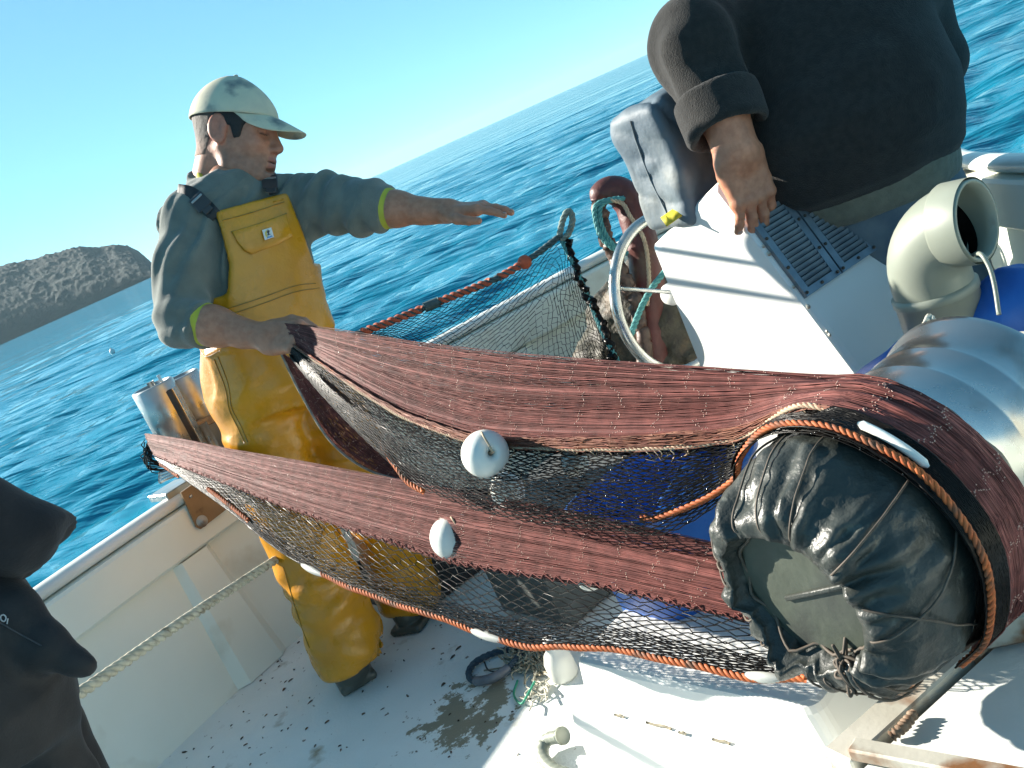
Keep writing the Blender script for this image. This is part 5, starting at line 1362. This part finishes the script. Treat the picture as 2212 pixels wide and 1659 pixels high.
lo, hi = bounds([HIPR, HIPL, KNR, KNL, ANR + hemR * .07, ANL + hemL * .07, NK - tu * .05, HC], .15)
V, F = polygonize(pants_sdf, lo, hi, .0066); pants = mesh('bib_overalls', V, F, OIL, man)
def onto(px, f, off, n=None):
    P = np.array(px, float)
    if n: P = resample(np.c_[spline(np.c_[P, 0 * P[:, 0]], n * 3)], n)[:, :2]
    Q, _ = march(f, P[:, 0], P[:, 1], .8, 4.5); return Q - np.array([nrm(q_ - CAM) for q_ in Q]) * off
STR = mat('black_webbing_strap', (.02, .022, .024), (.04, .042, .045), 60, .7, bump=.0006, bscale=300)
BUK = mat('black_plastic_buckle', (.03, .033, .035), (.05, .05, .05), 10, .35)
def ribbon(px, f, off, wd, m, name, par, n=26, th=.003):
    P = onto(px, f, off, n); T = np.gradient(P, axis=0); T /= np.linalg.norm(T, axis=1)[:, None]
    C_ = np.array([nrm(CAM - q_) for q_ in P]); W_ = np.cross(T, C_); W_ /= np.linalg.norm(W_, axis=1)[:, None]
    V, F = shell(np.stack([P - W_ * wd / 2, P - W_ * wd / 6, P + W_ * wd / 6, P + W_ * wd / 2], 1), th); return mesh(name, V, F, m, par)
ribbon([(385, 412), (412, 418), (440, 440), (468, 470)], hoodie_sdf, .005, .036, STR, 'suspender_strap', man)
ribbon([(582, 372), (580, 385), (584, 400), (590, 420)], hoodie_sdf, .005, .034, STR, 'suspender_strap', man)
for x, y, dx, dy in ((432, 436, 18, 18), (583, 392, 2, 20)):
    P = onto([(x - dx, y - dy), (x, y), (x + dx, y + dy)], hoodie_sdf, .011); xx = P[2] - P[0]; cz_ = nrm(CAM - P[1]); ss = nrm(np.cross(xx, cz_))
    V, F = box(P[1], xx * .36, ss * .021, cz_ * .006, .004); bk = mesh('buckle', V, F, BUK, man, smooth=False)
    V, F = box(P[1] + xx * .42, xx * .16, ss * .013, cz_ * .005, .003); mesh('buckle_tongue', V, F, BUK, bk, smooth=False)
    V, F = box(P[1] - xx * .2 + cz_ * .004, xx * .05, ss * .017, cz_ * .004, .002); mesh('buckle_bar', V, F, GALV, bk, smooth=False)
for px in ([(452, 468), (490, 462)], [(590, 418), (622, 412)]): pass
V, F = shell(np.stack([onto([(458, 448 + 22 * k), (478, 444 + 22 * k)], pants_sdf, .004) for k in range(2)]), .004); mesh('strap_tab', V, F, OIL, pants)
V, F = shell(np.stack([onto([(590, 412 + 22 * k), (612, 406 + 22 * k)], pants_sdf, .004) for k in range(2)]), .004); mesh('strap_tab', V, F, OIL, pants)
# pocket flap, seams and the small printed patch
fl = [(501, 500), (562, 482), (618, 462), (626, 490), (633, 510), (600, 528), (545, 549), (528, 541), (514, 524)]
P = onto(fl, pants_sdf, .0045); c_ = P.mean(0); nn_ = nrm(CAM - c_)
rings = np.stack([P, P + nn_ * .0005, c_ + (P - c_) * .96 + nn_ * .003, c_ + (P - c_) * .5 + nn_ * .004, c_ + (P - c_) * .01 + nn_ * .004], 1); V, F = grid(rings, True, False); mesh('pocket_flap', V, F, OIL, pants)
SEAMO = mat('overall_seam', (.36, .19, .02), (.26, .14, .02), 30, .4)
for px in ([(500, 501), (560, 483), (620, 461)], [(487, 668), (560, 645), (640, 617), (682, 612)], [(490, 682), (570, 655), (640, 630), (690, 622)], [(480, 476), (540, 460), (614, 436)], [(470, 770), (492, 830), (500, 880), (520, 920), (535, 955)], [(462, 776), (486, 838), (495, 885), (514, 925), (528, 957)], [(612, 1225), (640, 1320), (668, 1400)], [(430, 752), (445, 770), (475, 758)]):
    V, F = tube(onto(px, pants_sdf, .0016, 30), .0013, 5); mesh('seam', V, F, SEAMO, pants)
pq = [(566, 497), (586, 491), (592, 512), (572, 519)]
P = onto(pq, pants_sdf, .011); c_ = P.mean(0); V, F = prism(P, nrm(CAM - c_), .002, .0006)
pat = mesh('logo_patch', V, F, mat('patch_white_print', (.72, .74, .72), (.66, .68, .66), 20, .5), pants, smooth=False)
def pat2(u, v, o=.0012): return P[0] + (P[1] - P[0]) * u + (P[3] - P[0]) * v + nrm(CAM - c_) * o
for nm, colr, poly in (('logo_yellow_crescent', (.70, .55, .03), [(.45, .12), (.26, .3), (.2, .55), (.3, .8), (.38, .8), (.34, .55), (.38, .35), (.5, .18)]), ('logo_black_bird', (.02, .02, .03), [(.42, .34), (.6, .08), (.66, .2), (.82, .3), (.66, .36), (.62, .56), (.82, .62), (.5, .66), (.36, .6), (.52, .5)]), ('logo_blue_waves', (.03, .25, .6), [(.3, .82), (.45, .74), (.6, .8), (.75, .74), (.88, .8), (.86, .9), (.7, .86), (.58, .92), (.44, .86), (.34, .92)])):
    V, F = prism([pat2(*q_) for q_ in poly], nrm(CAM - c_), .0008); mesh(nm, V, F, mat(nm, colr, None, 9, .5), pat, smooth=False)
# boots
BOOT = mat('muddy_grey_rubber_boot', (.09, .095, .075), (.055, .06, .05), 12, .38, c3=(.20, .19, .14), s3=14, k3=(.55, .72), rvar=.1)
def boot(an, toe, nm):
    an = np.asarray(an, float); toe = np.asarray(toe, float); d = toe - an; d[2] = 0; d = nrm(d); heel = np.array([an[0], an[1], .05]) - d * .05; tip = np.array([toe[0], toe[1], .042])
    sd = np.cross(UPZ, d); AA = np.array([d, sd, UPZ])
    f = U(.03, cap(heel, tip, .045, .044), ell(tip - d * .01 + UPZ * .006, (.075, .055, .042), AA), cap(an + UPZ * .14, heel + d * .05 + UPZ * .02, .062, .055))
    sole = rbox((heel + tip) / 2 * [1, 1, 0] + UPZ * .012, (np.linalg.norm(tip - heel) / 2 + .05, .055, .013), .01, AA)
    g = lambda p: smax(smin(f(p), sole(p), .006), -(p[..., 2] - .003), .002) + .001 * noise(p, 30, 2)
    V, F = polygonize(g, *bounds([an + UPZ * .2, heel, tip], .11), .006); return mesh(nm, V, F, BOOT, man)
fR_ = atz(771, 1470, 0.0); boot(fR_ + azv(-18) * .15, fR_ + azv(162) * .01, 'boot')
fL_ = atz(895, 1318, 0.0); boot([ANL[0], ANL[1], .0], fL_ + azv(110) * .05, 'boot')

# ------------------------------------------------ big man in the dark sweater
man2 = empty('person', [*at(1985, 500, 2.62)[:2], 0], 'heavy person in a dark knitted sweater and jeans resting one hand on the white console', 'person')
BC = at(1842, 150, 2.58); v2 = UPZ; f2_ = nrm(-aF * [1, 1, 0] + azv(-80) * .25); l2 = np.cross(v2, f2_); A2 = np.array([f2_, l2, v2])
P2 = at(1868, 420, 2.60)
zz = BC[2]; zP = P2[2]
SWM = mat('dark_knit_wool', (.011, .0105, .0095), (.020, .019, .017), 60, .95, sheen=.12, bump=.003, bscale=330, bump2=.006, b2scale=9)
RIB = mat('grey_olive_rib_knit', (.17, .175, .13), (.13, .135, .10), 40, .9, sheen=.2, bump=.002, bscale=260)
JEAN = mat('faded_blue_jeans', (.075, .115, .15), (.13, .175, .20), 12, .8, bump=.0012, bscale=260, bump2=.006, b2scale=14)
o2 = np.array([*((BC + P2) / 2)[:2], 0])
o2 = np.array([P2[0], P2[1], 0.0])
bel = loftsdf(o2, A2, [zP + .03, zP + .07, zP + .14, zP + .24, zP + .34, zP + .46, zP + .56, zP + .62], [.235, .258, .275, .282, .27, .25, .22, .12], [.185, .215, .245, .25, .225, .185, .145, .10], 2.2, [.02, .045, .06, .06, .045, .02, 0, 0])
S2 = np.array([*o2[:2], zP + .52]) - l2 * .235 + f2_ * .02
E2 = at(1500, 95, 2.40); W2 = at(1590, 322, 2.34)
sl2 = U(.05, cap(S2, E2, .115, .098), lambda p: smax(cap(E2, E2 * .30 + W2 * .70, .100, .082)(p), (p - E2 * .30 - W2 * .70) @ nrm(W2 - E2), .01))
SL2 = np.array([*o2[:2], zP + .52]) + l2 * .235; EL2 = SL2 - UPZ * .29 + l2 * .05 - f2_ * .20; WL2 = EL2 - UPZ * .2 - f2_ * .15 - l2 * .08
cu0 = E2 * .50 + W2 * .50; cu1 = E2 * .18 + W2 * .82; cud = nrm(cu1 - cu0)
def sweat_f(p):
    d = smin(bel(p), sl2(p), .04); d = smin(d, U(.04, cap(SL2, EL2, .105, .09), cap(EL2, WL2, .085, .06))(p), .05); d = smin(d, cap(S2, SL2, .10)(p), .08)
    d = smin(d, cap(np.array([*o2[:2], zP + .55]), np.array([*o2[:2], zP + .66]), .10, .075)(p), .05)
    d = d + armwr(p, S2, E2, .010, .10, 21, .5, 1.2) + .010 * noise(p, 5, 20) + .005 * noise(p, 11, 22); return d * .75
lo, hi = bounds([S2, SL2, E2, EL2, WL2, W2 * .6 + E2 * .4, [o2[0], o2[1], zP], [o2[0], o2[1], zP + .7]], .30)
V, F = polygonize(sweat_f, lo, hi, .0095); sw = mesh('sweater', V, F, SWM, man2)
cuf = lambda p: smax(np.abs(cap(cu0 + cud * .012, cu1, .088, .092)(p)) - .014, -((p - cu0) @ cud) , .01) + .003 * noise(p, 18, 2)
cuf2 = lambda p: smax(smax(np.abs(cap(cu0 - cud * .1, cu1 + cud * .2, .088, .090)(p)) - .013, -((p - cu0) @ cud) - .005, .012), ((p - cu1) @ cud) - .01, .018) + .003 * noise(p, 18, 2)
V, F = polygonize(cuf2, *bounds([cu0, cu1], .14), .007); mesh('rolled_cuff', V, F, SWM, sw)
hm = loftsdf(o2, A2, [zP - .02, zP + .0, zP + .075, zP + .085], [.222, .236, .247, .240], [.178, .196, .208, .20], 2.2, [.015, .015, .035, .035])
V, F = polygonize(lambda p: (hm(p) + .004 * np.sin(60 * np.arctan2((p - o2) @ l2, (p - o2) @ f2_)) * .3 + .005 * noise(p, 9, 3)) * .8, o2 + [-.33, -.33, zP - .05], o2 + [.33, .33, zP + .12], .0085); mesh('hem_band', V, F, RIB, sw)
pl2 = loftsdf(o2, A2, [zP - .20, zP - .12, zP - .02, zP + .04], [.20, .225, .232, .22], [.16, .175, .185, .18])
hr2, hl2 = np.array([*o2[:2], zP - .10]) - l2 * .10, np.array([*o2[:2], zP - .10]) + l2 * .13
kr2, kl2 = hr2 * [1, 1, .52] + f2_ * .03 - l2 * .02, hl2 * [1, 1, .52] + f2_ * .02 + l2 * .03; ar2, al2 = hr2 * [1, 1, .1] - l2 * .04, hl2 * [1, 1, .1] + l2 * .05
jn = lambda p: (U(.05, pl2, cap(hr2, kr2, .108, .085), cap(kr2, ar2, .085, .075), cap(hl2, kl2, .108, .085), cap(kl2, al2, .085, .075))(p) + .006 * noise(p, 9, 31) + armwr(p, hl2, kl2, .005, .09, 33, .3, 1)) * .8
V, F = polygonize(jn, *bounds([hr2, hl2, ar2, al2, [o2[0], o2[1], zP + .03]], .20), .0105); mesh('jeans', V, F, JEAN, man2)
# arm, hand, head
hand2, inf2, tp2 = hand_sdf((22, 10, 6, 8), (46, 16, 12, 16), 3.5, 'under', 1.2, 1.2)
tipp = vp(1640, 472, .016); x2 = tipp - W2; AH2 = axes(x2, NV * .9 + NB * .2 + UPZ * .2)
if AH2[1] @ aR < 0: AH2[1] *= -1
ho2 = W2 + nrm(x2) * .012
h2f = local(hand2, ho2, AH2); fore2 = U(.03, cap(E2, E2 * .5 + W2 * .5, .072, .070), cap(E2 * .5 + W2 * .5, W2, .070, .046))
f22 = lambda p: smin(fore2(p), h2f(p), .03) + .0018 * noise(p, 28, 1) + .0006 * noise(p, 90, 6)
Va, Fa = polygonize(f22, *bounds([E2, W2, tipp], .09), .0030)
HD2 = np.array([*o2[:2], zP + .82]) + f2_ * .05; HA2 = axes(f2_ * .9 - UPZ * .15, UPZ)
Vb, Fb = polygonize(local(head_sdf, HD2, HA2, 1.08), HD2 - [.18, .18, .26], HD2 + [.18, .18, .2], .006)
core2 = U(.05, cap([*o2[:2], zP], [*o2[:2], zP + .5], .12, .13), cap(S2, E2, .05), cap(SL2, EL2, .05), cap(EL2, WL2 + (WL2 - EL2) * .2, .045, .03), cap([*o2[:2], zP + .5], HD2 - UPZ * .12, .07, .055), cap(hr2, kr2, .06), cap(kr2, ar2, .05, .04), cap(hl2, kl2, .06), cap(kl2, al2, .05, .04))
Vc, Fc = polygonize(core2, *bounds([S2, SL2, ar2, al2, WL2, HD2, E2], .12), .018)
hl_o = WL2 + (WL2 - EL2) * .12; hand4, _, _ = hand_sdf((40, 40, 40, 40), (40, 40, 40, 40), 2, 'under', 1.05)
Vd, Fd = polygonize(local(hand4, hl_o, axes(WL2 - EL2, l2)), hl_o - .2, hl_o + .2, .006)
base2 = (.55, .25, .15); kf = lambda V: np.tile(base2, (len(V), 1)) * (1 + .12 * noise(V, 22, 5)[:, None] + .06 * noise(V, 70, 8)[:, None]) * np.array([1, .97, .95])
V, F = cat((Va, Fa), (Vb, Fb), (Vc, Fc), (Vd, Fd)); mesh('body', V, F, SKIN, man2, col=np.concatenate([kf(Va), skin_col(((Vb - HD2) @ HA2.T) / 1.08, base2), kf(Vc), kf(Vd)]))
hand_nails(inf2, tp2, ho2, AH2 * np.array([[1], [1.2], [1.2]]), 1.2, NAIL, man2)
V, F = polygonize(lambda p: smax(ell(HD2 + UPZ * .05 - f2_ * .018, (.112, .089, .098), HA2)(p), -((p - HD2) @ HA2[2]) - .02 + .5 * ((p - HD2) @ HA2[0]), .01) + .003 * noise(p, 60), HD2 - .2, HD2 + .2, .008); mesh('hair', V, F, mat('grey_hair', (.18, .17, .16), (.10, .095, .09), 90, .7), man2)
for an, tt_ in ((ar2, ar2 + f2_ * .16), (al2, al2 + f2_ * .16)):
    f = U(.03, cap([an[0], an[1], .05] - f2_ * .04, [tt_[0], tt_[1], .04], .045, .042), cap([an[0], an[1], .12], [an[0], an[1], .05], .05)); V, F = polygonize(lambda p: smax(f(p), -(p[..., 2] - .003), .003), *bounds([an * [1, 1, 0], tt_ * [1, 1, 0] + UPZ * .15], .1), .009); mesh('shoe', V, F, BOOT, man2)

# ------------------------------------------------ diver at the left edge
NEO = mat('black_neoprene', (.005, .005, .0055), (.010, .010, .011), 30, .7, sheen=.08, bump=.0007, bscale=300, bump2=.004, b2scale=10)
dv = at(-95, 1430, 1.62)
diver = empty('person', [dv[0], dv[1], 0], 'person in a black wetsuit at the left edge with an empty sleeve hanging down', 'person')
f3_ = azv(75); l3 = np.cross(UPZ, f3_); A3 = np.array([f3_, l3, UPZ]); zd = dv[2]
o3 = np.array([dv[0], dv[1], 0.0])
hp3 = loftsdf(o3, A3, [zd - .16, zd - .08, zd + .03, zd + .10, zd + .14], [.16, .19, .18, .175, .16], [.125, .15, .14, .14, .12])
def P3(x, y, d): return at(x, y, d)
slv = chain([P3(-50, 1310, 1.58), P3(20, 1335, 1.56), P3(100, 1398, 1.55), P3(160, 1430, 1.55), P3(188, 1440, 1.55)], [.06, .045, .032, .017, .013], .02)
suit = lambda p: (U(.03, hp3, cap(P3(20, 1430, 1.62), P3(60, 1540, 1.62), .075, .060), cap(P3(60, 1540, 1.62), [*P3(66, 1700, 1.65)[:2], .08], .060, .055), cap(o3 + UPZ * (zd - .1) + l3 * .12, o3 + l3 * .14 + UPZ * .08, .09, .055), slv, cap(P3(-80, 1320, 1.6), P3(20, 1350, 1.57), .06, .045))(p) + .006 * noise(p, 9, 41) + .004 * noise(p, 20, 42)) * .8
V, F = polygonize(suit, *bounds([o3 + UPZ * .05, P3(190, 1440, 1.54), dv + UPZ * .1, P3(-100, 1280, 1.6), P3(70, 1690, 1.65)], .22), .0085); st_ = mesh('wetsuit', V, F, NEO, diver)
# upper body in a black top, elbow bent towards the sea
S3 = o3 + UPZ * (zd + .52) - l3 * .19; E3 = P3(50, 1160, 1.60); W3 = P3(-190, 1240, 1.62)
top3 = lambda p: (U(.04, loftsdf(o3 - f3_ * .02, A3, [zd + .0, zd + .15, zd + .3, zd + .45, zd + .52], [.16, .16, .175, .17, .10], [.11, .11, .115, .105, .08]), lambda p: smax(cap(S3, E3 + (E3 - S3) * .3, .074, .058)(p), (p - P3(84, 1182, 1.6)) @ nrm(aR * .8 - aU * .6) + .006 * noise(p, 40, 3), .008), cap(E3, E3 * .55 + W3 * .45, .046, .045), cap(S3, o3 + UPZ * (zd + .5), .08))(p) + .008 * noise(p, 10, 44) + .005 * np.sin(((p - E3) @ nrm(W3 - E3)) * 120) * np.exp(-((p - E3) ** 2).sum(-1) / .004)) * .8
V, F = polygonize(top3, *bounds([S3, E3, W3 * .4 + E3 * .6, o3 + UPZ * zd, o3 + UPZ * (zd + .6)], .2), .0095); mesh('black_top', V, F, mat('black_cloth', (.006, .0065, .009), (.011, .012, .015), 20, .9, bump=.001, bscale=200, sheen=.1), diver)
HD3 = o3 + UPZ * (zd + .76) + f3_ * .03; HA3 = axes(f3_, UPZ)
Va, Fa = polygonize(local(head_sdf, HD3, HA3, 1.0), HD3 - [.17, .17, .24], HD3 + [.17, .17, .19], .007)
c3_ = U(.04, cap(o3 + UPZ * zd, o3 + UPZ * (zd + .5), .08), cap(S3, E3, .04), cap(E3, W3, .042, .03), cap(HD3 - UPZ * .1, o3 + UPZ * (zd + .5), .06), cap(o3 + UPZ * zd, o3 + UPZ * .1, .05))
Vb, Fb = polygonize(c3_, *bounds([o3 + UPZ * .05, S3, E3, W3, HD3], .1), .016)
hd3, _, _ = hand_sdf((30, 30, 30, 30), (30, 30, 30, 30), 2, 'under', 1.0); Vc, Fc = polygonize(local(hd3, W3, axes(W3 - E3, UPZ)), W3 - .2, W3 + .2, .006)
V, F = cat((Va, Fa), (Vb, Fb), (Vc, Fc)); mesh('body', V, F, SKIN, diver, col=np.concatenate([skin_col((Va - HD3) @ HA3.T), arm_c(Vb), arm_c(Vc)]))
V, F = polygonize(lambda p: smax(ell(HD3 + UPZ * .045 - f3_ * .016, (.108, .086, .097), HA3)(p), -((p - HD3) @ HA3[2]) - .02 + .5 * ((p - HD3) @ HA3[0]), .01) + .003 * noise(p, 60), HD3 - .2, HD3 + .2, .009); mesh('hair', V, F, mat('dark_hair', (.03, .025, .02), (.05, .04, .03), 90, .7), diver)
PRINT = mat('grey_suit_print', (.45, .47, .48), (.35, .37, .38), 40, .6)
for px in ([(2, 1330), (8, 1328), (13, 1334), (10, 1342), (4, 1341), (1, 1335), (2, 1330)], [(17, 1336), (15, 1348)], [(-4, 1328), (-6, 1340)]):
    V, F = tube(onto(px, suit, .002, 16), .0011, 5); mesh('suit_lettering', V, F, PRINT, st_)
V, F = tube(onto([(0, 1345), (40, 1368), (90, 1395)], suit, .002, 20), .0012, 5); mesh('suit_seam', V, F, mat('suit_seam_thread', (.05, .05, .055), None, 9, .6), st_)
